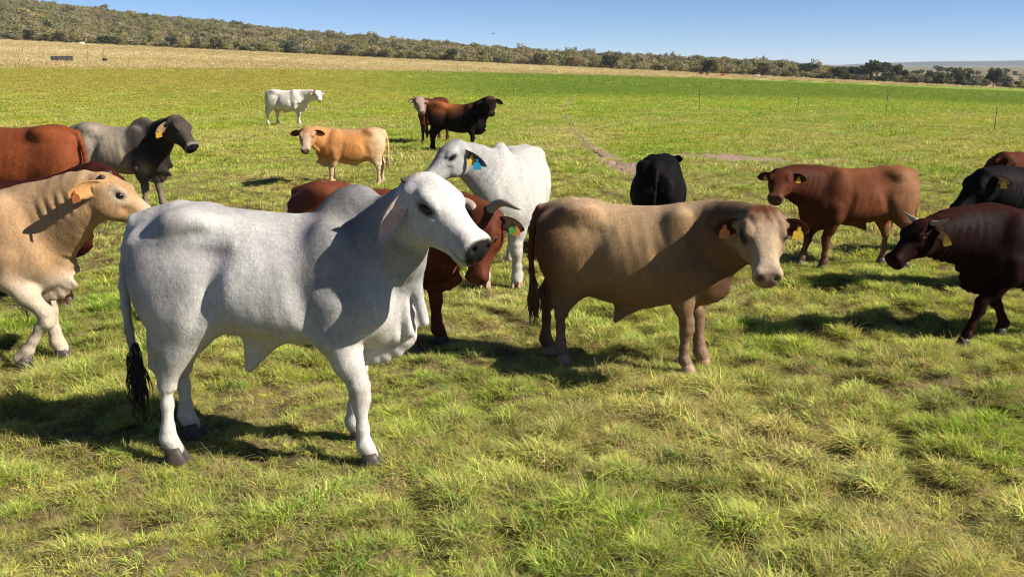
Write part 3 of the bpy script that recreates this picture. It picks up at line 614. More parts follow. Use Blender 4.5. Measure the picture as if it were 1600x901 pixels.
ginger = Coat((.66, .32, .11), [(('rump', -.30, -.62), (.80, .60, .37), .85), (('side', (.05, .25, .85), (.22, .2, .25)), (.44, .17, .05), .85), (('top',), (.52, .33, .18), .6), (('head',), (.46, .255, .13), .8), (('face', .05, .18), (.60, .46, .33), .9), (('muzzle', .34, .42), (.52, .38, .29), .9), (('nose',), (.30, .17, .14), .9), (('legs', .45, .75), (.74, .55, .35), .8), (('eye', (.035, .03, .02)), (.10, .05, .03), .8)], ear=(.30, .09, .03), hoof='pale', tuft='pale')
black_brown = Coat((.011, .008, .007), [(('blob', (-.38, 0, 1.33), (.50, .4, .24)), (.32, .10, .034), 1.0), (('poll', .02, .05), (.12, .07, .04), .8), (('muzzle', .38, .44), (.04, .032, .028), .9), (('eye', (.04, .03, .03)), (.10, .055, .03), .6)], ear=(.012, .008, .007), mat=M_DARK, tuft='black')
white_face = Coat((.10, .026, .012), [(('head',), (1.2, 1.1, .97), .97), (('nose',), (.40, .25, .2), .8), (('neck', .2, .5), (.16, .045, .02), .8), (('eye', (.03, .03, .02)), (.05, .03, .02), .8)], ear=(.025, .012, .009), mat=M_COAT, tuft='red')
brown = Coat((.11, .032, .016), [(('head',), (.10, .03, .016), .8), (('nose',), (.05, .02, .015), .8)], ear=(.08, .022, .012), mat=M_DARK, tuft='red')

HERD = 'cattle standing in the pasture'
def torso_mod(dtop=(), dbot=(), wmul=1.0):
    t = np.array(TORSO)
    if len(dtop): t[:, 1] += np.interp(t[:, 0], [p[0] for p in dtop], [p[1] for p in dtop])
    if len(dbot): t[:, 2] += np.interp(t[:, 0], [p[0] for p in dbot], [p[1] for p in dbot])
    t[:, 3] *= wmul
    return t
NEAR, MID, FARR = .0125, .017, .026
make_shared()
SIDE_EARS = dict(L=.20, W=.064, dir=(-.10, 1.0, -.10), open=(.9, .05, -.25), curl=.75, droop=.12, at=(.02, .11, -.05))
def F4(fr, fl, hr, hl): return dict(fr=fr, fl=fl, hr=hr, hl=hl)
LEVEL = torso_mod([(-.84, .0), (-.6, .0), (-.1, -.01), (.3, .01), (.6, .02)], [(-.5, -.05), (0, -.04), (.4, -.02)])
HERD_LIST = [
 ('humped_bull', 'pale grey humped bull with hanging pink-lined ear, black nose and folded dewlap', grey_white, dict(loc=(-1.36, 5.25), yaw=-3, s=1.04, res=.0115, rear=.13, head=HEAD_Z, ears={**BRAHMAN_EARS}, hs=1.02, hw=1.06, muscle=.95, dlp=[.5, 1.0, .95, 1.05, 1.35, 1.3, .8],
    torso=torso_mod([(-.84, .0), (-.5, .01), (.2, -.01), (.6, .0)], [(-.5, .03), (-.3, .075), (.0, .07), (.25, .05), (.5, .03)], .90), skew=.30, leg=.90, hump=((.46, 0, 1.39), (.14, .075, .10)), dewlap=.095, folds=0, sheath=1.1, neck_r=((.275, .15), (.125, .088)), neck_up=-.07, dent=1.3, horns=dict(pts=[(-.03, .08, -.01), (-.04, .10, -.01), (-.045, .11, -.008), (-.05, .12, -.005)], r=.019, stub=True), hair=1.0, hlen=.55, fl=.84, flank=1.75, ribs=.6, brisket=.8, columns=((.80, -.05, 1.10, .845, -.055, .77, .028), (.79, .03, 1.05, .83, .02, .75, .026), (.73, -.07, 1.02, .77, -.055, .71, .026), (.64, -.075, .95, .69, -.05, .68, .022)),
    feet=F4((.54, -.20, 0), (.41, .14, 0), (-.52, -.18, 0), (-.56, .18, 0)), poll_w=(-.455, 4.97, 1.605), fwd_w=(.27, -.21, -.23), tail=((-.83, -.01, 1.27), (-.93, -.04, 1.16), (-.91, -.10, .80), (-.84, -.12, .46)), tuft=.34)),
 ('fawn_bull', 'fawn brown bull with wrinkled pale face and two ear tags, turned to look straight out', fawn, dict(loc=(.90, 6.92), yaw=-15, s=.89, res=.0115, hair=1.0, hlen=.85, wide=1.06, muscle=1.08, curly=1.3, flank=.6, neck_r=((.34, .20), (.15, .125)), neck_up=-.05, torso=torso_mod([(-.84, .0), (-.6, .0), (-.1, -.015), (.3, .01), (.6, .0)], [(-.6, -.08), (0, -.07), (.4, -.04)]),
    hump=((.60, 0, 1.24), (.20, .11, .13)), dewlap=.075, dlp=[.4, .9, 1.0, 1.1, 1.3, 1.2, .6], sheath=.85, dent=1.5, hs=1.22, hw=1.06, fl=.86, ears=dict(L=.19, W=.066, dir=(-.05, 1.0, -.16), open=(.9, -.1, -.30), curl=.75, droop=.12, at=(.03, .11, -.06), inner=(.05, .02, .012)), poll_w=(1.645, 6.26, 1.25), fwd_w=(-.05, -.66, -.60),
    feet=F4((.46, -.15, 0), (.57, .10, 0), (-.56, -.12, 0), (-.74, .12, 0)), tags=[dict(side=-1, u=.60, col='orange', size=1.15, face=(-.1, -1, .1)), dict(side=1, u=.66, col='yellow', size=1.1, face=(-.1, -1, .1), tilt=-8)], tuft=.34, tail=((-.85, 0, 1.28), (-.93, -.03, 1.2), (-.93, -.08, .85), (-.87, -.10, .55)))),
 ('tan_cow', 'pale tan cow with white legs, orange ear tag and one foreleg bent in a step', tan, dict(loc=(-4.02, 6.95), yaw=2, s=.955, res=.0125, hair=1.0, hlen=.6, hs=1.05, wide=1.05, flank=.5, poll_w=(-2.91, 6.88, 1.41), fwd_w=(.40, .05, -.32), dewlap=.12, folds=5, dent=1.9, neck_r=((.33, .18), (.17, .10)), hump=((.50, 0, 1.28), (.16, .09, .10)),
    ears=dict(L=.25, W=.075, dir=(-.80, .55, -.06), open=(.45, .75, -.30), curl=.6, droop=.1, at=(.02, .105, -.045), inner=(.50, .27, .10)), horns=dict(pts=[(-.005, .07, .0), (-.01, .10, .01), (-.015, .115, .02), (-.02, .13, .03)], r=.026, stub=True), lift=dict(fr=((.62, -.17, .40), (.47, -.19, .15), (.40, -.19, .09), 25)),
    feet=F4((.46, -.17, 0), (.56, .14, 0), (-.66, -.17, 0), (-.50, .17, 0)), tags=[dict(side=-1, u=.80, col='orange', size=1.0, face=(-.2, -1, .2), tilt=20)])),
 ('horned_bull', 'red brown bull with thick curved horns standing close behind the humped grey bull', red_horn, dict(loc=(-1.08, 7.52), yaw=-22, s=.92, res=.014, hair=1.0, hlen=.7, hs=1.12, poll_w=(-.225, 6.95, 1.13), fwd_w=(-.10, -.28, -.88), neck_r=((.33, .18), (.15, .11)), ears={**SIDE_EARS, 'dir': (-.25, 1, -.25), 'L': .21}, dewlap=.12, torso=LEVEL, feet=F4((.42, -.17, 0), (.50, .17, 0), (-.66, -.17, 0), (-.58, .17, 0)),
    horns=dict(pts=[(-.01, .05, -.01), (-.17, .13, .0), (-.04, .24, .09), (-.03, .34, .13)], r=.038), tags=[dict(side=1, u=.55, col='green', size=.9, face=(-.1, -1, .1), tilt=10), dict(side=1, u=.72, col='orange', size=.9, face=(-.1, -1, .1)), dict(side=-1, u=.55, col='yellow', size=1.15, face=(0, -1, .2))])),
 ('humped_cow', 'pale grey humped cow with blue and yellow ear tags behind the horned red bull', pale_grey, dict(loc=(.0, 9.9), yaw=-104, s=.97, hair=1.0, res=.014, head=HEAD_Z, ears={**BRAHMAN_EARS, 'dir': (-.55, .62, -.52), 'open': (.55, .75, -.2), 'inner': (.12, .09, .075), 'outer': (.36, .33, .31)}, hs=1.0, poll_w=(-.52, 9.14, 1.46), fwd_w=(-.62, -.42, -.52), hump=((.47, 0, 1.37), (.13, .07, .12)), dewlap=.12, folds=6, neck_r=((.31, .165), (.14, .095)), flank=.4, torso=torso_mod([(-.8, .02), (-.6, -.01)], [(-.3, -.02), (0, -.04)], 1.14),
    feet=F4((.50, -.16, 0), (.42, .16, 0), (-.60, -.17, 0), (-.68, .17, 0)), tags=[dict(side=1, u=.62, col='blue', size=1.2, face=(.1, -1, .1)), dict(side=1, u=.40, col='yellow', size=1.1, face=(.1, -1, .1))], tuft=.36)),
 ('black_cow', 'black cow seen from behind, its rump and hanging tail beyond the fawn bull', black, dict(loc=(1.70, 11.15), yaw=79, s=.83, hair=1.0, res=.016, wide=1.24, poll_w=(1.90, 11.95, 1.10), fwd_w=(.45, .75, -.35), torso=LEVEL, ears={**SIDE_EARS, 'dir': (-.2, 1, .25)}, tail=((-.84, 0, 1.28), (-.93, 0, 1.14), (-.92, .01, .85), (-.90, .02, .58)))),
 ('red_bull', 'red brown hornless bull with paler rump and dark head, behind the fawn bull', red_bull, dict(loc=(3.78, 10.45), yaw=187, s=.80, hair=1.0, res=.014, muscle=1.0, wide=1.0, flank=.7, leg=.9, torso=torso_mod([(-.84, .0), (.3, .01), (.6, .02)], [(-.5, .02), (0, .02), (.4, .01)]), poll_w=(2.82, 10.05, 1.11), fwd_w=(-.35, -.75, -.55), neck_r=((.33, .19), (.15, .12)), hs=1.05, hw=1.08, ears={**SIDE_EARS, 'inner': (.06, .02, .012)}, hump=((.55, 0, 1.27), (.16, .09, .10)), dewlap=.09, sheath=.5,
    feet=F4((.70, -.12, 0), (.50, .16, 0), (-.50, -.16, 0), (-.70, .14, 0)), tags=[dict(side=1, u=.5, col='yellow', size=.9, face=(-.1, -1, .1)), dict(side=-1, u=.45, col='yellow', size=.8, face=(-.1, -1, .1))])),
 ('maroon_bull', 'dark maroon bull with short pale horns and yellow tag, striding with lowered head', maroon, dict(loc=(4.22, 7.62), yaw=190, s=.79, hair=1.0, res=.0135, wide=1.08, muscle=1.08, flank=.4, hs=1.08, poll_w=(3.16, 7.30, 1.01), fwd_w=(-.62, -.30, -.50), torso=LEVEL, neck_r=((.34, .19), (.16, .12)), hump=((.50, 0, 1.27), (.22, .11, .12)), dewlap=.12, ears={**SIDE_EARS, 'dir': (-.35, 1, -.25), 'L': .19},
    horns=dict(pts=[(-.01, .08, .0), (-.03, .15, .0), (-.05, .21, .02), (-.06, .25, .05)], r=.030), feet=F4((.14, -.16, 0), (.78, .15, 0), (-.55, -.17, 0), (-.72, .17, 0)), tags=[dict(side=1, u=.7, col='yellow', size=1.1, face=(-.3, -1, .1), tilt=15)])),
 ('black_bull', 'glossy black bull with yellow ear tag, partly hidden behind the maroon horned bull', black, dict(loc=(5.42, 9.35), yaw=183, s=.87, hair=1.0, hlen=.8, res=.015, hs=1.08, wide=1.05, poll_w=(4.47, 9.12, 1.20), fwd_w=(-.55, -.16, -.60), torso=LEVEL, neck_r=((.34, .19), (.16, .12)), hump=((.50, 0, 1.26), (.2, .1, .12)), ears={**SIDE_EARS, 'dir': (-.75, .8, -.1)}, tags=[dict(side=1, u=.6, col='yellow', size=1.0, face=(-.2, -1, .1))])),
 ('brown_cow', 'dark brown cow whose head and back show above the black bull', brown, dict(loc=(6.50, 11.1), yaw=180, s=.88, res=.02, poll_w=(5.56, 10.95, 1.20), fwd_w=(-.5, .1, -.5), torso=LEVEL, ears={**SIDE_EARS, 'dir': (-.4, 1, -.1)}, tags=[dict(side=1, u=.5, col='orange', size=.9, face=(-.1, -1, .1))])),
 ('red_cow', 'rusty red cow facing away, only its glossy hindquarters and tail in view', red_rear, dict(loc=(-6.42, 12.5), yaw=176, s=1.06, res=.016, wide=1.04, torso=LEVEL, flank=0, hair=1.0, tail=((-.84, 0, 1.28), (-.94, 0, 1.12), (-.93, .0, .85), (-.90, .0, .62)))),
 ('dusky_bull', 'dusky grey humped bull with dark neck and yellow ear tag, side-on', dusky_grey, dict(loc=(-5.98, 14.7), yaw=-6, s=.95, res=.017, head=HEAD_Z, hs=1.25, fl=.82, hair=1.0, wide=.97, poll_w=(-4.95, 14.35, 1.42), fwd_w=(.36, -.24, -.42), hump=((.42, 0, 1.38), (.15, .08, .10)), dewlap=.15, folds=5, neck_r=((.32, .17), (.14, .10)), ears={**BRAHMAN_EARS, 'dir': (-.45, .5, -.62), 'L': .23, 'inner': (.42, .27, .14), 'outer': (.38, .26, .14)}, torso=torso_mod([(-.84, 0), (-.5, .01), (0, -.03), (.3, .0)], ()),
    feet=F4((.46, -.15, 0), (.60, .15, 0), (-.66, -.17, 0), (-.58, .17, 0)), tags=[dict(side=-1, u=.70, col='yellow', size=1.2, face=(0, -1, .1)), dict(side=-1, u=.9, col='yellow', size=.9, face=(0, -1, .1), tilt=25)])),
 ('maroon_cow', 'dark maroon cow almost hidden behind the tan cow', maroon_back, dict(loc=(-4.60, 8.75), yaw=3, s=.88, res=.016, poll_w=(-3.66, 8.75, 1.25), fwd_w=(.40, .1, -.50), torso=LEVEL, neck_r=((.33, .18), (.21, .12)), feet=F4((.48, -.16, 0), (.40, .16, 0), (-.66, -.17, 0), (-.58, .17, 0)))),
 ('white_cow', 'creamy white cow standing alone farther out on the grass', white, dict(loc=(-8.32, 36.1), yaw=-8, s=.95, res=.022, poll_w=(-7.08, 35.7, 1.24), fwd_w=(.25, -.65, -.5), torso=LEVEL, hs=1.05, ears={**SIDE_EARS, 'inner': (.55, .36, .22)}, horns=dict(pts=[(-.01, .07, .0), (-.03, .12, .01), (-.05, .16, .02), (-.07, .17, .03)], r=.024), sheath=.3,
    feet=F4((.55, -.16, 0), (.38, .16, 0), (-.72, -.16, 0), (-.45, .16, 0)))),
 ('ginger_cow', 'ginger and cream cow with a pale face looking straight ahead', ginger, dict(loc=(-3.0, 18.05), yaw=194, s=.79, res=.017, wide=1.08, flank=.5, poll_w=(-3.66, 17.35, 1.07), fwd_w=(.02, -.62, -.62), torso=LEVEL, hs=1.24, hw=1.05, hair=1.0, dewlap=.13, folds=3, neck_r=((.33, .18), (.135, .10)), ears={**SIDE_EARS, 'L': .22, 'inner': (.10, .035, .015)}, sheath=.3, feet=F4((.44, -.16, 0), (.52, .16, 0), (-.70, -.16, 0), (-.58, .16, 0)))),
 ('black_brown_bull', 'black bull with a russet saddle over its back, head turned outward', black_brown, dict(loc=(-1.42, 25.0), yaw=-6, s=.92, res=.02, poll_w=(-.55, 24.55, 1.38), fwd_w=(.10, -.62, -.65), torso=torso_mod([(-.8, .03), (-.2, -.02), (.3, -.03)], [(-.5, -.03), (.3, -.05)]), hs=1.14, dewlap=.13, neck_r=((.33, .18), (.14, .10)), ears={**SIDE_EARS, 'L': .24, 'dir': (-.05, 1, -.35), 'inner': (.03, .02, .016)}, feet=F4((.46, -.15, 0), (.40, .15, 0), (-.60, -.16, 0), (-.72, .16, 0)))),
 ('white_faced_calf', 'young red animal with a white face, half hidden behind the russet-backed bull', white_face, dict(loc=(-2.22, 27.7), yaw=-112, s=.90, res=.022, poll_w=(-2.56, 26.9, 1.30), fwd_w=(.22, -.6, -.62), torso=LEVEL, hs=1.16, horns=dict(pts=[(-.01, .07, .0), (-.03, .11, .01), (-.05, .14, .02), (-.07, .15, .03)], r=.022), ears={**SIDE_EARS, 'dir': (-.05, 1, -.15)})),
]

def spec_hooves():
    for _, _, _, sp in HERD_LIST:
        c = {**COW, **sp}; a = math.radians(c['yaw']); f = dict(c['feet'])
        for k, L in (c['lift'] or {}).items(): f[k] = L[2]
        for x, y, *_ in f.values(): HOOVES.append((c['loc'][0] + c['s'] * (x * math.cos(a) - y * math.sin(a)), c['loc'][1] + c['s'] * (x * math.sin(a) + y * math.cos(a))))
spec_hooves()
# ------------------------------------------------------------------ ground sheet and what grows on it
def n2(x, y, f, ch=0):
    return wob(np.stack([x, y, 0*x + 3.1*ch], -1).astype(np.float32).reshape(-1, 3), f, ch).reshape(np.shape(x))
BS = [-.8, -.533, -.4, -.267, -.133, 0, .133, .267, .4, .533, .8]
DRY0 = [88, 98, 107, 119, 132, 149, 178, 207, 235, 318, 330]
GRN0 = [70, 74, 78, 89, 74, 66, 69, 72, 72, 62, 55]
def lerp(a, b, t): return a + (b - a) * t[..., None]
def dirt_mask(x, y):
    """worn cattle track and trampled patches, 0..1"""
    ty = np.array([18.5, 20.5, 23.6, 26.8, 32.2, 43.3, 52.9, 64, 74]); tx = np.array([2.75, 2.5, 2.3, 2.1, 2.1, 2.4, 2.9, 4.0, 5.4])
    cx = np.interp(y, ty, tx) + .10 * n2(x, y, 1.3, 2); w = np.interp(y, [18, 24, 30, 75], [.30, .20, .13, .14])
    t = np.exp(-((x - cx) / w)**4) * ((y > 18.6) & (y < 75))
    for cx_, cy_, rx_, ry_ in ((5.1, 23.3, .70, .85), (6.2, 22.9, .50, .5), (4.2, 23.9, .4, .4), (2.6, 21.2, .35, .8), (7.7, 22.7, .4, .4)):
        t = np.maximum(t, sstep(1.25, .75, np.sqrt(((x - cx_) / rx_)**2 + ((y - cy_) / ry_)**2) + .45 * n2(x, y, 3.5, 1)))
    return t
def field_tint(x, y):
    """colour of the living and dead grass at a place"""
    yy = np.maximum(y, 1); b = x / np.maximum(yy, 8)
    n = n2(x, y, .35, 0) * .6 + n2(x, y, 1.1, 1) * .45 + n2(x, y, 3.2, 2) * .35
    yg, gr, st, ol = vec(.60, .58, .075), vec(.36, .52, .05), vec(.74, .62, .26), vec(.55, .46, .105)
    C = lerp(np.broadcast_to(yg, x.shape + (3,)), gr, np.clip(.52 + .55 * n, 0, 1))
    C = lerp(C, st, np.clip(.30 + .60 * (n2(x, y, .9, 3) * .6 + n2(x, y, 2.6, 0) * .5), 0, .75) * (1 - .6 * sstep(30, 60, y)))
    g0, d0 = np.interp(b, BS, GRN0), np.interp(b, BS, DRY0)
    big = n2(x, y, .05, 3); strk = n2(x * .25, y, .09, 1)
    C = lerp(C, ol, sstep(34, 75, y) * sstep(.05, -.28, b) * .92)
    C = lerp(C, vec(.26, .37, .05), sstep(g0 * .85, g0 * 1.1, y + 4 * strk) * sstep(-.22, .05, b) * .85)
    C = lerp(C, lerp(np.broadcast_to(vec(.84, .66, .36), C.shape), vec(.66, .49, .24), np.clip(.4 + .5 * strk + .3 * big, 0, 1)), sstep(d0 * .94, d0 * 1.04, y + 4 * strk + 3 * big))
    return C
def link_thing(name, me, label, cat, group=None, loc=None):
    o = bpy.data.objects.new(name, me); link(o); o['label'] = label; o['category'] = cat
    if group: o['group'] = group
    if loc is not None: o.location = loc
    return o

def ground_z0(x, y):
    # the lie of the land without the little hummocks
    z = ground_z(x, y, False); m = 1 - sstep(40, 90, y)
    return z + m * (.028 * np.sin(1.9*x + 1.3*np.sin(1.1*y)) * np.sin(2.3*y + .7*np.sin(1.7*x)) + .014 * np.sin(5.1*x + 2*np.sin(2.2*y)) * np.sin(4.3*y + 1.5*np.sin(3*x)))
def ground():
    t = np.linspace(0, 1, 600); ys = np.concatenate([np.linspace(-40, 1.5, 12)[:-1], 1.5 + 8800 * (np.exp(t * 9.4) - 1) / (np.exp(9.4) - 1)])
    u = np.linspace(-1, 1, 521); xs = 6500 * np.sinh(u * 9.2) / np.sinh(9.2)
    X, Y = np.meshgrid(xs, ys); Z = ground_z(X, Y)
    V = np.stack([X, Y, Z], -1).reshape(-1, 3); nx, ny = len(xs), len(ys)
    i = np.arange((ny - 1) * (nx - 1)); r, c = i // (nx - 1), i % (nx - 1); a = r * nx + c
    Q = np.stack([a, a + 1, a + nx + 1, a + nx], 1)
    m, nt, p = new_mat('pasture_ground'); L = nt.links
    at = nd(nt, 'ShaderNodeAttribute', attribute_name='field'); dm = nd(nt, 'ShaderNodeAttribute', attribute_name='cover')
    tc = nd(nt, 'ShaderNodeTexCoord')
    n1 = nd(nt, 'ShaderNodeTexNoise', Scale=14.0, Detail=8.0, Roughness=.7); L.new(tc.outputs['Object'], n1.inputs['Vector'])
    mp = nd(nt, 'ShaderNodeMapping'); mp.inputs['Scale'].default_value = (.12, .35, .3); L.new(tc.outputs['Object'], mp.inputs['Vector'])
    n3 = nd(nt, 'ShaderNodeTexNoise', Scale=1.0, Detail=9.0, Roughness=.68); L.new(mp.outputs[0], n3.inputs['Vector'])
    rp = nd(nt, 'ShaderNodeValToRGB'); L.new(n1.outputs[0], rp.inputs[0])
    rp.color_ramp.elements[0].position = .33; rp.color_ramp.elements[0].color = (.05, .038, .02, 1); rp.color_ramp.elements[1].position = .70; rp.color_ramp.elements[1].color = (.24, .18, .085, 1)
    mr = nd(nt, 'ShaderNodeMapRange'); L.new(n3.outputs[0], mr.inputs['Value']); mr.inputs['From Min'].default_value = .3; mr.inputs['From Max'].default_value = .7; mr.inputs['To Min'].default_value = .72; mr.inputs['To Max'].default_value = 1.22
    sc = nd(nt, 'ShaderNodeVectorMath', operation='SCALE'); L.new(at.outputs['Color'], sc.inputs[0]); L.new(mr.outputs[0], sc.inputs['Scale'])
    mx = nd(nt, 'ShaderNodeMix', data_type='RGBA'); L.new(dm.outputs['Fac'], mx.inputs['Factor']); L.new(rp.outputs[0], mx.inputs[6]); L.new(sc.outputs[0], mx.inputs[7])
    dn = nd(nt, 'ShaderNodeAttribute', attribute_name='dirt'); md_ = nd(nt, 'ShaderNodeMix', data_type='RGBA'); dr = nd(nt, 'ShaderNodeValToRGB'); L.new(n1.outputs[0], dr.inputs[0])
    dr.color_ramp.elements[0].position = .3; dr.color_ramp.elements[0].color = (.16, .11, .08, 1); dr.color_ramp.elements[1].position = .7; dr.color_ramp.elements[1].color = (.44, .31, .24, 1)
    L.new(dn.outputs['Fac'], md_.inputs['Factor']); L.new(mx.outputs[2], md_.inputs[6]); L.new(dr.outputs[0], md_.inputs[7])
    L.new(md_.outputs[2], p.inputs['Base Color']); p.inputs['Roughness'].default_value = .95; p.inputs['Specular IOR Level'].default_value = .05
    bp = nd(nt, 'ShaderNodeBump', Strength=.7, Distance=.06); L.new(n1.outputs[0], bp.inputs['Height']); L.new(bp.outputs[0], p.inputs['Normal'])
    me = np_mesh('ground', V, Q, m)
    fx, fy = V[:, 0], V[:, 1]
    C = field_tint(fx, fy) * .62
    bb = fx / np.maximum(fy, 8)
    hill = sstep(318, 330, fy) * sstep(.36, .26, bb)
    C = lerp(C, lerp(np.broadcast_to(vec(.30, .235, .12), C.shape), vec(.42, .31, .19), np.clip(.5 + n2(fx, fy, .05, 2), 0, 1)), hill)
    C = lerp(C, lerp(np.broadcast_to(vec(.33, .24, .14), C.shape), vec(.22, .17, .10), np.clip(.4 + n2(fx, fy, .02, 1), 0, 1)), sstep(330, 345, fy) * sstep(.26, .36, bb))
    C = lerp(C, vec(.13, .125, .07) + 0 * C, sstep(700, 1300, fy + 200 * n2(fx, fy, .004, 2)) * .8)
    cov = np.clip(.04 + sstep(8, 30, fy) * .56 + sstep(25, 70, fy) * .40, 0, 1); drt = dirt_mask(fx, fy)
    a = me.attributes.new('field', 'FLOAT_COLOR', 'POINT'); a.data.foreach_set('color', np.concatenate([C, np.ones((len(C), 1))], 1).astype(np.float32).ravel())
    a = me.attributes.new('cover', 'FLOAT', 'POINT'); a.data.foreach_set('value', cov.astype(np.float32))
    a = me.attributes.new('dirt', 'FLOAT', 'POINT'); a.data.foreach_set('value', drt.astype(np.float32))
    o = link(bpy.data.objects.new('ground', me)); o['kind'] = 'structure'
ground()

def hills():
    xs = np.linspace(-500, 9000, 160); V, Q = [], []
    for i, x in enumerate(xs):
        h = 33 * sstep(1700, 2700, x) + 5 * math.sin(x * .0017) + 2.5 * math.sin(x * .0061 + 1) - 6
        for yy, z in ((5200, -12), (5500, h * .7), (5800, h), (6600, -12)): V.append((x, yy, z))
    for i in range(len(xs) - 1):
        for j in range(3): a = i * 4 + j; Q.append((a, a + 4, a + 5, a + 1))
    o = link(bpy.data.objects.new('hills', np_mesh('hills', V, Q, plain('far_hill_bush', (.03, .04, .035), .95, .05, .35, .02)))); o['kind'] = 'structure'
hills()

# ------------------------------------------------------------------ worn track: a shallow bare sheet laid along the grass
def path():
    ty = np.linspace(18.6, 75, 170); tx = np.interp(ty, [18.5, 20.5, 23.6, 26.8, 32.2, 43.3, 52.9, 64, 74], [2.75, 2.5, 2.3, 2.1, 2.1, 2.4, 2.9, 4.0, 5.4])
    tx = np.convolve(np.pad(tx, 6, 'edge'), np.ones(13) / 13, 'valid') + .09 * np.sin(ty * .9) + .05 * np.sin(ty * 2.3)
    V, Q = [], []; rs = np.random.RandomState(3)
    for x, y in zip(tx, ty):
        w = np.interp(y, [18, 22, 30, 75], [.20, .12, .055, .05]); l, r = w * rs.uniform(.45, 1.35), w * rs.uniform(.45, 1.35)
        for k, s_ in enumerate((-l, -.4 * l, .4 * r, r)): V.append((x + s_, y, ground_z(x + s_, y) + (.006 if k in (0, 3) else .010)))
    for i in range(len(ty) - 1):
        for j in range(3): a = i * 4 + j; Q.append((a, a + 1, a + 5, a + 4))
    o = link(bpy.data.objects.new('path', np_mesh('path', V, Q, plain('bare_track_soil', (.21, .165, .095), .95, .05, .45, 7, .6)))); o['kind'] = 'structure'
path()

# ------------------------------------------------------------------ scattering helper: points that carry copies of small plant meshes
def scatter(name, P, rot, scl, idx, tint, variants, label, cat):
    coll = bpy.data.collections.new(name + '_source')
    for i, me in enumerate(variants):
        coll.objects.link(bpy.data.objects.new('%s_source_%02d' % (name, i), me))
    me = bpy.data.meshes.new(name); me.vertices.add(len(P)); me.vertices.foreach_set('co', np.asarray(P, np.float32).ravel())
    for nm, ty, d, key in (('rot', 'FLOAT_VECTOR', rot, 'vector'), ('scl', 'FLOAT_VECTOR', scl, 'vector'), ('tint', 'FLOAT_COLOR', np.concatenate([tint, np.ones((len(P), 1))], 1), 'color'), ('pick', 'INT', idx, 'value')):
        a = me.attributes.new(nm, ty, 'POINT'); a.data.foreach_set(key, np.asarray(d, np.int32 if ty == 'INT' else np.float32).ravel())
    ng = bpy.data.node_groups.new(name + '_scatter', 'GeometryNodeTree')
    ng.interface.new_socket('Geometry', in_out='INPUT', socket_type='NodeSocketGeometry'); ng.interface.new_socket('Geometry', in_out='OUTPUT', socket_type='NodeSocketGeometry')
    gi, go = ng.nodes.new('NodeGroupInput'), ng.nodes.new('NodeGroupOutput')
    ci = ng.nodes.new('GeometryNodeCollectionInfo'); ci.inputs['Collection'].default_value = coll; ci.inputs['Separate Children'].default_value = True; ci.inputs['Reset Children'].default_value = True
    io = ng.nodes.new('GeometryNodeInstanceOnPoints'); io.inputs['Pick Instance'].default_value = True
    def named(nm, ty):
        n = ng.nodes.new('GeometryNodeInputNamedAttribute'); n.data_type = ty; n.inputs['Name'].default_value = nm
        return [o for o in n.outputs if o.enabled and o.name == 'Attribute'][0]
    K = ng.links; K.new(gi.outputs[0], io.inputs['Points']); K.new(ci.outputs[0], io.inputs['Instance'])
    K.new(named('pick', 'INT'), io.inputs['Instance Index']); K.new(named('scl', 'FLOAT_VECTOR'), io.inputs['Scale'])
    er = ng.nodes.new('FunctionNodeEulerToRotation'); K.new(named('rot', 'FLOAT_VECTOR'), er.inputs[0]); K.new(er.outputs[0], io.inputs['Rotation'])
    K.new(io.outputs[0], go.inputs[0])
    o = link(bpy.data.objects.new(name, me)); md = o.modifiers.new('scatter', 'NODES'); md.node_group = ng
    o['kind'] = 'stuff'
    if label: o['label'] = label; o['category'] = cat
    return o

def foliage_mat(name, trans=.35, rough=.6, spec=.15):
    """leaf colour = place tint (carried by the instance) x own variation (on the leaf, with root shade painted on grass)"""
    m = bpy.data.materials.new(name); m.use_nodes = True; nt = m.node_tree; nt.nodes.clear(); L = nt.links
    out = nd(nt, 'ShaderNodeOutputMaterial')
    ti = nd(nt, 'ShaderNodeAttribute', attribute_name='tint', attribute_type='INSTANCER'); lf = nd(nt, 'ShaderNodeAttribute', attribute_name='leaf')
    mul = nd(nt, 'ShaderNodeVectorMath', operation='MULTIPLY'); L.new(ti.outputs['Color'], mul.inputs[0]); L.new(lf.outputs['Color'], mul.inputs[1])
    st = nd(nt, 'ShaderNodeVectorMath', operation='MULTIPLY'); st.inputs[0].default_value = (.60, .47, .22); L.new(lf.outputs['Color'], st.inputs[1])
    mixc = nd(nt, 'ShaderNodeMix', data_type='RGBA'); L.new(lf.outputs['Alpha'], mixc.inputs['Factor']); L.new(mul.outputs[0], mixc.inputs[6]); L.new(st.outputs[0], mixc.inputs[7])
    p = nd(nt, 'ShaderNodeBsdfPrincipled'); p.inputs['Roughness'].default_value = rough; p.inputs['Specular IOR Level'].default_value = spec; L.new(mixc.outputs[2], p.inputs['Base Color'])
    tr = nd(nt, 'ShaderNodeBsdfTranslucent'); L.new(mixc.outputs[2], tr.inputs[0])
    mx = nd(nt, 'ShaderNodeMixShader'); mx.inputs[0].default_value = trans; L.new(p.outputs[0], mx.inputs[1]); L.new(tr.outputs[0], mx.inputs[2]); L.new(mx.outputs[0], out.inputs[0])
    return m
M_GRASS = foliage_mat('grass_blade', .36, .6, .1)

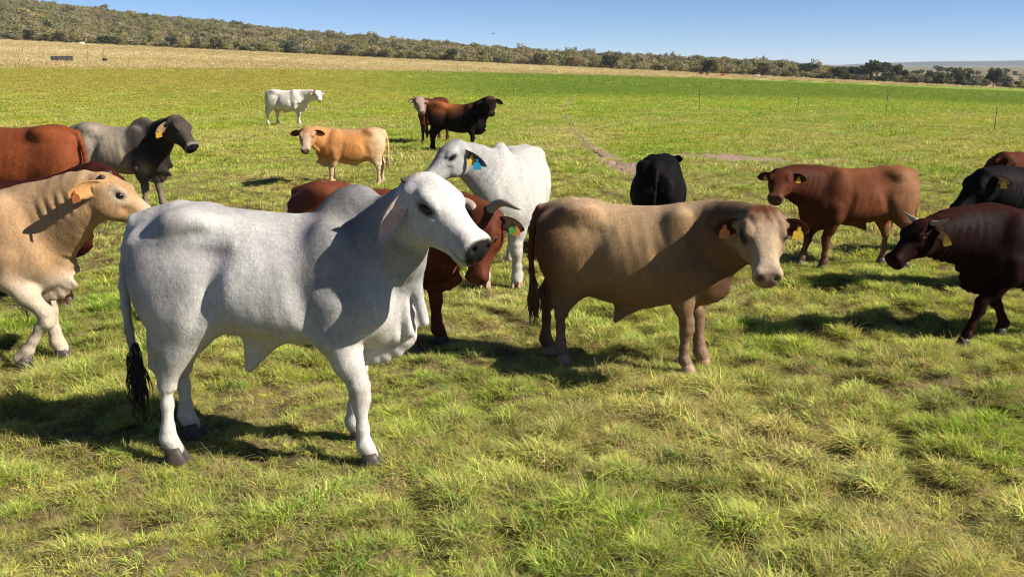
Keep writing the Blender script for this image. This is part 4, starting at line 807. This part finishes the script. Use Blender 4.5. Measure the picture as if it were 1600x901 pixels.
def blades(name, n, seed, hmin, hmax, rad, lean, wid, seg=3, dry=.15, flat=0.0):
    rs = np.random.RandomState(seed); V, Q, C = [], [], []
    for i in range(n):
        a = rs.uniform(0, 6.283); r = rad * rs.rand()**.6; h = rs.uniform(hmin, hmax); ln = lean * rs.uniform(.3, 1.3); w = wid * rs.uniform(.6, 1.2)
        a2 = a + rs.normal() * .7 if rs.rand() < .55 else rs.uniform(0, 6.283); d = vec(math.cos(a2), math.sin(a2), 0); sd = vec(-d[1], d[0], 0); o = vec(math.cos(a) * r, math.sin(a) * r, -.01)
        tw = rs.uniform(-.6, .6); sd = unit(sd + d * tw)
        k = rs.rand(); col = vec(1, 1, 1) * rs.uniform(.55, 1.35)
        al = 0.0
        if k < dry: al = rs.uniform(.6, 1.0); col = vec(1, 1, 1) * rs.uniform(.55, 1.15)
        elif k < dry + .25: col = col * vec(.72, .95, .8)
        elif k < dry + .45: col = col * vec(1.25, 1.12, .9)
        b = len(V)
        for s_ in range(seg + 1):
            t = s_ / seg; f = flat
            p = o + d * h * (ln * t**(1.6 - f) * (1 + f)) + vec(0, 0, h * (t - (.45 * ln + f * .5) * t * t))
            ww = w * (1 - t**1.7) * .5 + .0002
            V += [p - sd * ww, p + sd * ww]; C += [np.append(col * (.75 + .3 * t), al)] * 2  # blade colour darkens to the root, painted shade inside the tuft
        for s_ in range(seg): q = b + s_ * 2; Q.append((q, q + 1, q + 3, q + 2))
    me = np_mesh(name, V, Q, M_GRASS); at = me.attributes.new('leaf', 'FLOAT_COLOR', 'POINT')
    at.data.foreach_set('color', np.array(C, np.float32).ravel())
    return me

_hv = []
def hair_variants():
    if _hv: return _hv
    mh = foliage_mat('short_hair', .12, .6, .12)
    for v in range(3):
        rs = np.random.RandomState(80 + v); V, Q, C = [], [], []
        for i in range(7):
            y0 = rs.uniform(-.006, .006); x0 = rs.uniform(-.006, .004); ln = rs.uniform(.014, .024); w = .0008 * rs.uniform(.7, 1.3); a = rs.normal() * .18; lift = rs.uniform(.10, .30); b = len(V); cc = rs.uniform(.7, 1.3)
            for t in (0, .5, 1):
                px, py, pz = x0 + ln * t * math.cos(a), y0 + ln * t * math.sin(a), ln * lift * (t - .35 * t * t); ww = w * (1 - .8 * t)
                V += [(px, py - ww, pz), (px, py + ww, pz)]; C += [(cc, cc, cc, 0.0)] * 2
            Q += [(b, b + 1, b + 3, b + 2), (b + 2, b + 3, b + 5, b + 4)]
        me = np_mesh('hair', V, Q, mh); at = me.attributes.new('leaf', 'FLOAT_COLOR', 'POINT'); at.data.foreach_set('color', np.array(C, np.float32).ravel()); _hv.append(me)
    return _hv

def grass(hooves):
    var = [blades('tuft', 60, 1, .04, .10, .07, 1.05, .0046), blades('tuft', 64, 2, .05, .11, .075, 1.2, .0048), blades('tuft', 60, 3, .04, .10, .07, 1.3, .0042, dry=.35),
           blades('tuft', 64, 4, .035, .085, .08, 1.3, .0042, dry=.42, flat=.2), blades('tuft', 64, 5, .035, .085, .08, 1.2, .0044, dry=.2, flat=.15),
           blades('tuft', 36, 6, .07, .20, .07, 1.7, .0024, seg=4, dry=.95), blades('tuft', 80, 7, .07, .15, .09, 1.2, .0046, seg=4, dry=.12),
           blades('tuft', 70, 8, .05, .12, .20, .9, .010, dry=.10), blades('tuft', 70, 9, .04, .10, .22, 1.1, .010, dry=.18), blades('tuft', 80, 10, .08, .15, .45, .9, .024, seg=2, dry=.05)]
    P, S, I = [], [], []
    rs = np.random.RandomState(21)
    for y0, y1, sp, base in ((2.5, 9, .068, 0), (2.5, 11, .080, 4), (9, 20, .125, 1), (20, 45, .22, 2), (45, 100, .50, 3), (100, 185, 1.1, 5), (95, 322, 1.9, 6)):
        wx = .57 * y1 + 1.6
        gx, gy = np.meshgrid(np.arange(-wx, wx, sp), np.arange(y0, y1, sp)); x = gx.ravel() + rs.uniform(-.55, .55, gx.size) * sp; y = gy.ravel() + rs.uniform(-.55, .55, gx.size) * sp
        k = np.abs(x) < .57 * y + 1.6; x, y = x[k], y[k]
        cl = n2(x, y, 4.5, 0) * .6 + n2(x, y, 9.0, 1) * .55 + n2(x, y, 1.6, 2) * .35 + (0 if y0 > 18 else 9.0 * (ground_z(x, y) - ground_z0(x, y) - .008))
        keep = rs.rand(len(x)) < np.where(base == 6, np.clip(.5 + .6 * cl, 0, 1) * sstep(.9, 1.08, y / np.interp(x / y, BS, DRY0)) * (y < 318), np.clip((.80 if base in (0, 1, 4) else .97) + .62 * cl, .72 if base == 4 else .22 if base in (0, 1) else .4, 1.0)) * (1 - .97 * np.where(y < 27, np.max([dirt_mask(x + a_, y + b_) for a_, b_ in ((0, 0), (.12, 0), (-.12, 0), (0, -.2))], 0), .95 * dirt_mask(x, y)))
        x, y, cl = x[keep], y[keep], cl[keep]; n = len(x); r = rs.rand(n); q = n2(x, y, 1.0, 3)
        if base == 0: idx = np.select([r < .04 + .08 * (cl > .6), r < .14 + .12 * (q > .2), r < .34], [6, 5, rs.randint(3, 5, n)], rs.randint(0, 3, n)); sc = np.clip(.90 + .50 * cl, .40, 1.65)
        elif base == 1: idx = np.select([r < .05 + .08 * (cl > .5), r < .13, r < .42, r < .60], [6, 5, rs.randint(3, 5, n), rs.randint(7, 9, n)], rs.randint(0, 3, n)); sc = np.clip(.95 + .45 * cl, .5, 1.6)
        elif base == 2: idx = np.select([r < .10, r < .16], [6, 9], rs.randint(7, 9, n)); sc = np.clip(.95 + .35 * cl, .5, 1.5)
        elif base == 4: idx = rs.randint(3, 5, n); sc = np.clip(.95 + .25 * cl, .6, 1.3)
        elif base == 3: idx = np.full(n, 9); sc = np.clip(.9 + .3 * cl, .5, 1.4)
        elif base == 5: idx = np.full(n, 9); sc = np.clip(1.6 + .5 * cl, .8, 2.4) * (1 - .5 * sstep(140, 185, y))
        else: idx = np.full(n, 9); sc = np.clip(2.4 + .9 * cl, 1, 4)
        sc = sc * rs.uniform(.8, 1.2, n) * (.86 if base in (0, 1, 4) else 1)
        if base < 2:
            for hx, hy in hooves:
                d = np.hypot(x - hx, y - hy); sc = np.where(d < .11, sc * (.5 + .5 * d / .11), sc)
        P.append(np.stack([x, y, ground_z(x, y)], 1)); S.append(np.stack([sc * rs.uniform(.9, 1.1, n), sc * rs.uniform(.9, 1.1, n), sc * rs.uniform(.8, 1.15, n)], 1)); I.append(idx)
    P, S, I = np.concatenate(P), np.concatenate(S), np.concatenate(I); n = len(P)
    rot = np.stack([rs.normal(0, .10, n), rs.normal(0, .10, n), rs.uniform(0, 6.283, n)], 1)
    T = field_tint(P[:, 0], P[:, 1]) * (1 + rs.uniform(-.26, .22, n) * (1 - .7 * sstep(9, 22, P[:, 1])))[:, None] * np.clip(1.0 + .30 * n2(P[:, 0], P[:, 1], 5.5, 1) * (1 - .8 * sstep(9, 20, P[:, 1])), .6, 1.5)[:, None] * (1.02 - .12 * sstep(10, 25, P[:, 1]))[:, None]; T = T * (1 + rs.normal(0, .07, (n, 3)))
    T = np.where((I == 5)[:, None], T * .4 + vec(.20, .17, .07), T)
    print('grass tufts', n)
    scatter('grass', P, rot, S, I, np.clip(T, .01, .8), var, 'short clumped pasture grass, green with dry straw', 'grass')

# ------------------------------------------------------------------ bushes and trees
M_LEAF = foliage_mat('bush_leaf', .25, .7, .1)
M_BARK = plain('bark', (.10, .08, .06), .9, .1, .35, 6, .5)
def crown_mesh(seed, rx, ry, rz, zc, n, size, lobes=7, mat=None):
    rs = np.random.RandomState(seed); cs = [(rs.uniform(-.6, .6) * rx, rs.uniform(-.6, .6) * ry, zc + rs.uniform(-.45, .5) * rz, rs.uniform(.35, .6)) for _ in range(lobes)]
    V, Q, C = [], [], []
    for i in range(n):
        c = cs[rs.randint(lobes)]; d = unit(rs.normal(size=3)); rr = rs.uniform(.55, 1.05)
        p = vec(c[0], c[1], c[2]) + d * vec(rx, ry, rz) * c[3] * rr
        nrm = unit(d + .8 * unit(rs.normal(size=3))); a = unit(np.cross(nrm, rs.normal(size=3))); b = np.cross(nrm, a); s_ = size * rs.uniform(.5, 1.3)
        k = len(V); V += [p - a*s_ - b*s_*.4, p + a*s_*.3 - b*s_, p + a*s_ + b*s_*.5, p - a*s_*.3 + b*s_]; Q.append((k, k+1, k+2, k+3))
        C += [vec(1, 1, 1) * rs.uniform(.82, 1.16) * (1 + .03 * rs.normal(size=3))] * 4
    me = np_mesh('crown', V, Q, mat or M_LEAF, smooth=False); at = me.attributes.new('leaf', 'FLOAT_COLOR', 'POINT')
    at.data.foreach_set('color', np.concatenate([np.clip(np.array(C), .1, 3), np.zeros((len(C), 1))], 1).astype(np.float32).ravel())
    return me
def trunk_arrays(seed, h, r, spread):
    rs = np.random.RandomState(seed); Vs, Qs, b = [], [], 0
    def add(p, rd):
        nonlocal b
        V, Q = tube_arrays(p, rd, 6); Vs.append(V); Qs.append(Q + b); b += len(V)
    top = vec(rs.uniform(-.1, .1) * h, rs.uniform(-.1, .1) * h, h * .55)
    add(bez((0, 0, -.3), (0, 0, h * .2), top * .8, top, 6), [r * (1 - .10 * i) for i in range(6)])
    for i in range(6):
        a = i * 1.05 + rs.rand(); e = vec(math.cos(a) * spread * rs.uniform(.45, .8), math.sin(a) * spread * rs.uniform(.45, .8), h * rs.uniform(.65, .95)); m = top * rs.uniform(.5, .95)
        add(bez(m, m + vec(0, 0, .15 * h), e * .7 + vec(0, 0, .15 * h), e, 5), [r * .5 * (1 - .2 * j) for j in range(5)])
    return np.concatenate(Vs), np.concatenate(Qs)

def hillside():
    var = [crown_mesh(40 + i, *d) for i, d in enumerate([(1.9, 1.9, 1.3, 1.5, 620, .15), (1.6, 1.6, 1.5, 1.6, 540, .14), (2.4, 2.3, 1.2, 1.8, 760, .16), (1.2, 1.2, 1.8, 1.9, 460, .13), (2.1, 2.0, 1.0, 1.1, 560, .14), (1.5, 1.7, 1.1, 1.2, 480, .14)])]
    rs = np.random.RandomState(8); sp = 3.1; gx, gy = np.meshgrid(np.arange(-420, 240, sp), np.arange(323, 655, sp))
    x = gx.ravel() + rs.uniform(-.5, .5, gx.size) * sp; y = gy.ravel() + rs.uniform(-.5, .5, gx.size) * sp; b = x / y
    k = (b > -.66) & (b < .345) & (rs.rand(len(x)) < np.clip(.80 + .45 * n2(x, y, .06, 1) + .2 * sstep(600, 640, y), .2, 1) * sstep(.36, .27, b))
    ex, ey = np.append(rs.uniform(.30, .565, 150), rs.uniform(.33, .60, 170)), np.append(rs.uniform(319, 332, 150), rs.uniform(420, 1000, 170)); x = np.append(x[k], ex * ey); y = np.append(y[k], ey); n = len(x)
    pal = np.array([(.20, .18, .075), (.17, .165, .06), (.24, .195, .105), (.13, .135, .055), (.23, .20, .075), (.215, .18, .10), (.195, .18, .095)])
    T = pal[rs.randint(0, 7, n)] * rs.uniform(.85, 1.45, (n, 1)); s_ = rs.uniform(.65, 1.35, n) * (1 + .15 * n2(x, y, .03, 2))
    s_ = s_ * np.where(rs.rand(n) < .06, 1.5, 1); s_[-320:-170] *= .72; s_[-170:] *= 1.25
    print('hill bushes', n)
    scatter('hillside_bush', np.stack([x, y, ground_z(x, y, False) - .25], 1), np.stack([0*x, 0*x, rs.uniform(0, 6.28, n)], 1), np.stack([s_, s_, s_ * rs.uniform(.8, 1.2, n)], 1), rs.randint(0, 6, n), T, var, 'dense olive and grey-brown bushveld scrub covering the low hill', 'bush')
hillside()

def leaf_mat(name, tint):
    m = M_LEAF.copy(); m.name = name; nt = m.node_tree
    a = [n for n in nt.nodes if n.type == 'ATTRIBUTE' and n.attribute_name == 'tint'][0]; rgb = nt.nodes.new('ShaderNodeRGB'); rgb.outputs[0].default_value = (*tint, 1)
    for l in list(a.outputs['Color'].links): nt.links.new(rgb.outputs[0], l.to_socket)
    nt.nodes.remove(a)
    return m
def trees():
    mats = [leaf_mat('leaf_dark', (.045, .055, .026)), leaf_mat('leaf_olive', (.095, .098, .042)), leaf_mat('leaf_greygreen', (.12, .125, .082))]
    kinds = [('spreading', 3.6, 3.4, 1.5, 3.9, 900, .30), ('rounded', 2.4, 2.3, 2.0, 2.5, 700, .26), ('low', 2.6, 2.4, 1.2, 1.3, 600, .24), ('tall', 2.2, 2.2, 2.8, 3.8, 900, .28)]
    crowns = {(k, c): None for k in range(4) for c in range(3)}; trunks = []
    for k, (nm, rx, ry, rz, zc, n, sz) in enumerate(kinds):
        V, Q = trunk_arrays(60 + k, zc + rz * .4, .16 if nm != 'low' else .09, rx); trunks.append(np_mesh('trunk', V, Q, M_BARK))
        for c in range(3): crowns[(k, c)] = crown_mesh(70 + k, rx, ry, rz, zc, n, sz, 9, mats[c])
    # kind, colour, pixel-free placement: bearing (x / y), distance, height factor
    edge = [(0, 0, .3715, 321, 1.25), (3, 1, .390, 330, 1.0), (1, 0, .396, 326, 1.05), (1, 1, .384, 324, .9), (2, 1, .405, 320, 1.2), (2, 2, .413, 319, 1.1), (2, 1, .4215, 321, 1.3), (1, 2, .4330, 322, 1.0), (2, 1, .4435, 320, 1.2), (1, 0, .428, 326, 1.0), (1, 1, .439, 327, .95), (2, 0, .451, 323, 1.3),
            (1, 1, .4585, 323, 1.45), (2, 2, .470, 319, 1.15), (2, 1, .480, 321, 1.2), (3, 0, .4905, 324, 1.05), (1, 1, .4965, 327, 1.1), (1, 2, .504, 321, .95), (2, 0, .515, 322, 1.1), (2, 1, .526, 320, 1.0), (1, 0, .533, 325, 1.0), (2, 0, .544, 322, 1.1), (1, 2, .558, 323, 1.0), (2, 1, .462, 320, 1.0),
            (2, 2, .352, 319, 1.1), (2, 1, .342, 318, 1.1), (1, 0, .331, 320, 1.0), (2, 1, .320, 319, 1.1), (1, 2, .361, 322, 1.0), (1, 0, .3465, 326, 1.1), (1, 1, .336, 327, 1.1), (2, 0, .378, 319, 1.0)]
    far = [(0, 0, .378, 520, 1.2), (0, 0, .387, 560, 1.4), (1, 0, .399, 540, 1.2), (0, 1, .412, 600, 1.1), (1, 0, .424, 760, 1.2), (0, 0, .434, 800, 1.5), (0, 0, .443, 820, 1.3), (1, 0, .451, 780, 1.1), (2, 0, .466, 900, 1.2), (2, 0, .474, 920, 1.1), (0, 1, .503, 850, 1.2), (1, 0, .511, 880, 1.0), (2, 0, .533, 900, 1.2), (1, 1, .497, 520, .7), (1, 0, .528, 560, .7), (2, 1, .440, 480, .6), (0, 0, .360, 470, 1.1), (1, 1, .349, 450, 1.2), (0, 0, .365, 600, 1.2)]
    foot = [(2, 0, -.4085, 320, 1.35), (1, 0, -.487, 322, .9), (1, 1, -.455, 321, .9), (1, 2, -.222, 320, 1.2), (2, 2, -.218, 318, 1.0), (1, 0, -.345, 322, .9), (1, 1, -.30, 321, 1.0), (2, 0, -.13, 320, 1.0), (1, 0, -.06, 322, 1.0), (2, 2, -.505, 320, 1.2), (1, 1, .03, 322, 1.0), (1, 0, .10, 322, 1.1), (2, 1, .15, 320, 1.0), (1, 0, .20, 322, 1.1), (1, 1, .255, 321, 1.1), (0, 0, .30, 326, .9), (1, 2, -.17, 321, 1.0), (2, 1, -.27, 320, .9)]
    lab = {('edge', 0): 'spreading dark tree with visible trunk beside the far edge of the field', ('edge', 1): 'rounded bushy tree along the far edge of the green field', ('edge', 2): 'low dense bush along the far edge of the green field', ('edge', 3): 'tall full-crowned tree along the far edge of the green field',
           ('far', 0): 'distant flat-topped tree standing in the dry veld beyond the field', ('far', 1): 'distant rounded tree standing in the dry veld beyond the field', ('far', 2): 'distant low bush in the dry veld beyond the field',
           ('foot', 0): 'flat-topped tree where the hill scrub meets the dry grass', ('foot', 1): 'rounded tree where the hill scrub meets the dry grass', ('foot', 2): 'low wide bush where the hill scrub meets the dry grass'}
    grp = {'edge': 'trees along the far field edge', 'far': 'trees in the dry veld', 'foot': 'trees at the foot of the hill'}
    rs = np.random.RandomState(4)
    for where, lst in (('edge', edge), ('far', far), ('foot', foot)):
        for k, c, b, y, s_ in lst:
            x = b * y; e = bpy.data.objects.new(('bush' if k == 2 else 'tree'), None); link(e); e.location = (x, y, ground_z(x, y, False) - .1); e.rotation_euler = (0, 0, rs.uniform(0, 6.28)); e.scale = (s_ * rs.uniform(.9, 1.15), s_ * rs.uniform(.9, 1.15), s_)
            e['label'] = lab[(where, k)]; e['category'] = 'bush' if k == 2 else 'tree'; e['group'] = grp[where] + (' of one kind %s' % kinds[k][0])
            link(bpy.data.objects.new('trunk', trunks[k]), e); link(bpy.data.objects.new('crown', crowns[(k, c)]), e)
trees()
for nm, lb, ct, sp in HERD_LIST:
    o = build_cow(nm, lb, 'bull' if 'bull' in nm else 'calf' if 'calf' in nm else 'cow', HERD, sp, ct)
grass(HOOVES)

# ------------------------------------------------------------------ small things about the field
def fence_posts():
    m = plain('weathered_steel', (.10, .085, .07), .7, .3, .35, 12)
    V1, Q1 = tube_arrays([(0, 0, -.15), (0, 0, .5), (.004, 0, 1.0)], [.012, .012, .011], 6)
    V2, Q2 = tube_arrays([(0, 0, .985), (0, 0, 1.0), (0, 0, 1.03), (0, 0, 1.04)], [.024, .026, .024, .010], 8)
    Vi, Qi = tube_arrays([(-.03, 0, .80), (.03, 0, .80)], [.030, .030], 8)
    post, cap, ins = np_mesh('shaft', V1, Q1, m), np_mesh('cap', V2, Q2, m), np_mesh('insulator', Vi, Qi, plain('insulator', (.05, .05, .05), .5, .3))
    rs = np.random.RandomState(2)
    spots = [(x, y, h, 'thin dark fence post standing in the green grass', 'posts in the green grass') for x, y, h in ((.1, 62.8, 1.0), (9.1, 47.4, 1.0), (13.0, 44.4, .9), (16.6, 43.3, .95), (16.3, 32.8, .75), (-12.1, 81, 1.1))]
    spots += [(x, y, h, 'thin dark fence post standing in the dry grass belt', 'posts in the dry grass') for x, y, h in ((-67.3, 136, 1.2), (-52.1, 126, 1.7), (-55.5, 129.1, 1.5), (-48.6, 176.9, 1.6), (-44.8, 168.8, 1.5), (-27.8, 231.3, 1.4), (-26.5, 229.1, 1.1), (-8.2, 147.2, 1.2), (16.6, 182, 1.3))]
    for x, y, h, lb, g in spots:
        e = bpy.data.objects.new('fence_post', None); link(e); e.location = (x, y, ground_z(x, y)); e.rotation_euler = (rs.normal() * .03, rs.normal() * .04, rs.uniform(0, 6)); f = 1 if y < 100 else 1.8
        e.scale = (f, f, h); e['label'] = lb; e['category'] = 'post'; e['group'] = g
        for nm, me in (('shaft', post), ('cap', cap), ('insulator', ins)): link(bpy.data.objects.new(nm, me), e)
fence_posts()

def trough():
    e = bpy.data.objects.new('water_trough', None); link(e); e.scale = (.66, .66, .9); e.location = (-54.7, 120.0, ground_z(-54.7, 120.0)); e.rotation_euler = (0, 0, R(8)); e['label'] = 'long dark concrete water trough in the dry grass'; e['category'] = 'trough'
    mc = plain('stained_concrete', (.075, .072, .070), .85, .2, .5, 3, .4); L, W, H, t = 3.7, 1.0, .78, .12
    def part(nm, boxes, mat):
        bm = bmesh.new()
        for x, y, z, a, b, c in boxes: bmesh.ops.create_cube(bm, size=1, matrix=Matrix.Translation((x, y, z)) @ Matrix.Diagonal((a, b, c, 1)))
        bmesh.ops.bevel(bm, geom=bm.edges[:], offset=.02, segments=2, affect='EDGES'); me = bpy.data.meshes.new(nm); bm.to_mesh(me); bm.free(); me.materials.append(mat); link(bpy.data.objects.new(nm, me), e)
    part('wall', [(0, -W/2 + t/2, H/2, L, t, H)], mc); part('wall', [(0, W/2 - t/2, H/2, L, t, H)], mc)
    part('end_wall', [(-L/2 + t/2, 0, H/2 - .004, t, W - 2*t, H)], mc); part('end_wall', [(L/2 - t/2, 0, H/2 - .004, t, W - 2*t, H)], mc); part('floor', [(0, 0, .12, L - 2*t, W - 2*t, .2)], mc)
    for i in range(4): part('rib', [(-L/2 + .5 + i * .9, -W/2 - .03, H/2 - .02, .16, .08, H - .06)], plain('pale_concrete', (.12, .115, .11), .85, .2, .3, 5))
    m, nt, p = new_mat('trough_water'); p.inputs['Base Color'].default_value = (.02, .03, .03, 1); p.inputs['Roughness'].default_value = .08
    part('water', [(0, 0, H - .16, L - 2*t - .01, W - 2*t - .01, .04)], m)
trough()

def bucket():  # unidentified dark round thing, modelled here as a bucket
    e = bpy.data.objects.new('round_object', None); link(e); x, y = -51.5, 124.8; e.scale = (.62, .62, .62); e.location = (x, y, ground_z(x, y)); e['label'] = 'small dark rounded object at the foot of a post in dry grass'; e['category'] = 'bucket'
    m = plain('dark_rubber', (.025, .022, .02), .7, .3); V, Q = tube_arrays([(0, 0, 0), (0, 0, .02), (0, 0, .75), (0, 0, .78)], [.30, .36, .46, .44], 16); link(bpy.data.objects.new('shell', np_mesh('shell', V, Q, m)), e)
    link(bpy.data.objects.new('handle', tube_mesh('handle', [(.45 * math.cos(a), 0, .74 + .36 * math.sin(a)) for a in np.linspace(0, math.pi, 10)], [.02] * 10, m, 6)), e)
bucket()

def rock():
    rs = np.random.RandomState(5); bm = bmesh.new(); bmesh.ops.create_icosphere(bm, subdivisions=3, radius=1)
    for v in bm.verts: v.co *= 1 + .18 * math.sin(3.1 * v.co.x + 1) * math.sin(2.7 * v.co.y) + .08 * math.sin(7 * v.co.z + 5 * v.co.x)
    me = bpy.data.meshes.new('rock'); bm.to_mesh(me); bm.free(); me.materials.append(plain('pale_rock', (.55, .50, .43), .9, .1, .25, 3, .5))
    o = link_thing('rock', me, 'pale rock in the dry grass below the bushy hill', 'rock', loc=(-125.5, 289, ground_z(-125.5, 289) + .2)); o.scale = (.9, .6, .5)
rock()

def bird():
    V, Q = tube_arrays([(-.16, 0, 0), (-.10, 0, .0), (0, 0, .01), (.09, 0, .02), (.13, 0, .03), (.165, 0, .025)], [.02, .025, .05, .04, .028, .004], 10); b = len(V)
    W = []
    for sg in (-1, 1):
        for x0, x1, y, z in ((-.06, .06, .02, .02), (-.05, .08, .16, .08), (-.07, .04, .30, .06), (-.08, -.06, .40, .02)): W += [(x0, sg * y, z), (x1, sg * y, z + .012)]
    Q2 = [(b + s_ * 8 + i * 2 + a for a in (0, 1, 3, 2)) for s_ in (0, 1) for i in range(3)]
    o = link_thing('bird', np_mesh('bird', np.concatenate([V, W]), np.concatenate([Q, [tuple(q) for q in Q2]]), plain('dark_feather', (.03, .028, .026), .7, .2)), 'small dark bird flying against the blue sky', 'bird', loc=(-2.2, 118, 5.75)); o.scale = (1.1, 1.1, 1.1); o.rotation_euler = (0, 0, R(30))
bird()

def weed():
    e = bpy.data.objects.new('thistle_weed', None); link(e); x, y = -4.05, 7.75; e.location = (x, y, ground_z(x, y)); e['label'] = 'dark woody weed with thin branched stems beside the tan cow'; e['category'] = 'weed'
    rs = np.random.RandomState(9); m = plain('weed_stem', (.035, .03, .018), .8, .1); Vs, Qs, b, tips = [], [], 0, []
    for i in range(9):
        a = i * .75; t0 = rs.uniform(.12, .36) if i else 0; o = vec(.02 * t0, 0, t0); ln = .48 if i == 0 else rs.uniform(.12, .24)
        d = vec(0.05, 0, 1) if i == 0 else unit((math.cos(a), math.sin(a), 1.3)); p = [o + d * ln * t + vec(0, 0, .03 * t * t) for t in np.linspace(0, 1, 5)]
        V, Q = tube_arrays(p, [.007, .006, .005, .004, .002] if i == 0 else [.004, .0035, .003, .002, .001], 5); Vs.append(V); Qs.append(Q + b); b += len(V); tips += p[2:]
    link(bpy.data.objects.new('stem', np_mesh('stem', np.concatenate(Vs), np.concatenate(Qs), m)), e)
    V, Q = [], []
    for p in tips:
        for j in range(3):
            a = unit(rs.normal(size=3)); c = unit(np.cross(a, rs.normal(size=3))); L = rs.uniform(.02, .045); k = len(V)
            V += [p, p + a*L*.5 + c*L*.28, p + a*L, p + a*L*.5 - c*L*.28]; Q.append((k, k+1, k+2, k+3))
    o = link(bpy.data.objects.new('leaves', np_mesh('leaves', V, Q, plain('weed_leaf', (.05, .06, .025), .7, .1))), e); o['kind'] = 'stuff'
weed()

def far_cattle():
    src = {o.name: o for o in scene.objects if o.parent is None and o.get('group') == HERD}
    def dup(root, loc, rz, s_, name, label):
        r = root.copy(); link(r); r.name = name; r.location = loc; r.rotation_euler = (0, 0, rz); r.scale = [s_] * 3; r['label'] = label; r['group'] = 'far-off cattle at the field edge'
        for ch in root.children:
            if ch.name.split('.')[0] in ('body', 'hoof', 'tail_tuft'): c = ch.copy(); link(c, r)
    for i, (nm, x, y, rz, s_, lb) in enumerate((('red_cow', 46.7, 243, 160, .62, 'tiny distant red cow at the far edge of the field'), ('red_cow', 50.7, 236, 20, .6, 'tiny distant red cow at the far edge of the field'), ('white_cow', 58.4, 234, 175, .6, 'tiny distant white cow at the far edge of the field'), ('red_cow', 46.4, 234, 100, .55, 'tiny distant red cow at the far edge of the field'))):
        dup(src[nm], (x, y, ground_z(x, y)), R(rz), s_, 'far_cow', lb)
far_cattle()

# ------------------------------------------------------------------ the air over the veld
def haze():
    bm = bmesh.new(); bmesh.ops.create_cube(bm, size=1, matrix=Matrix.Translation((0, 3950, 27)) @ Matrix.Diagonal((19000, 11000, 84, 1)))
    me = bpy.data.meshes.new('haze'); bm.to_mesh(me); bm.free(); m = bpy.data.materials.new('air'); m.use_nodes = True; nt = m.node_tree; nt.nodes.clear()
    out = nt.nodes.new('ShaderNodeOutputMaterial'); pv = nt.nodes.new('ShaderNodeVolumePrincipled'); pv.inputs['Color'].default_value = (.80, .88, 1, 1); pv.inputs['Density'].default_value = .00009
    nt.links.new(pv.outputs[0], out.inputs['Volume']); me.materials.append(m)
    o = link(bpy.data.objects.new('haze', me)); o['kind'] = 'stuff'; o['label'] = 'thin blue air haze over the veld'; o['category'] = 'haze'
haze()
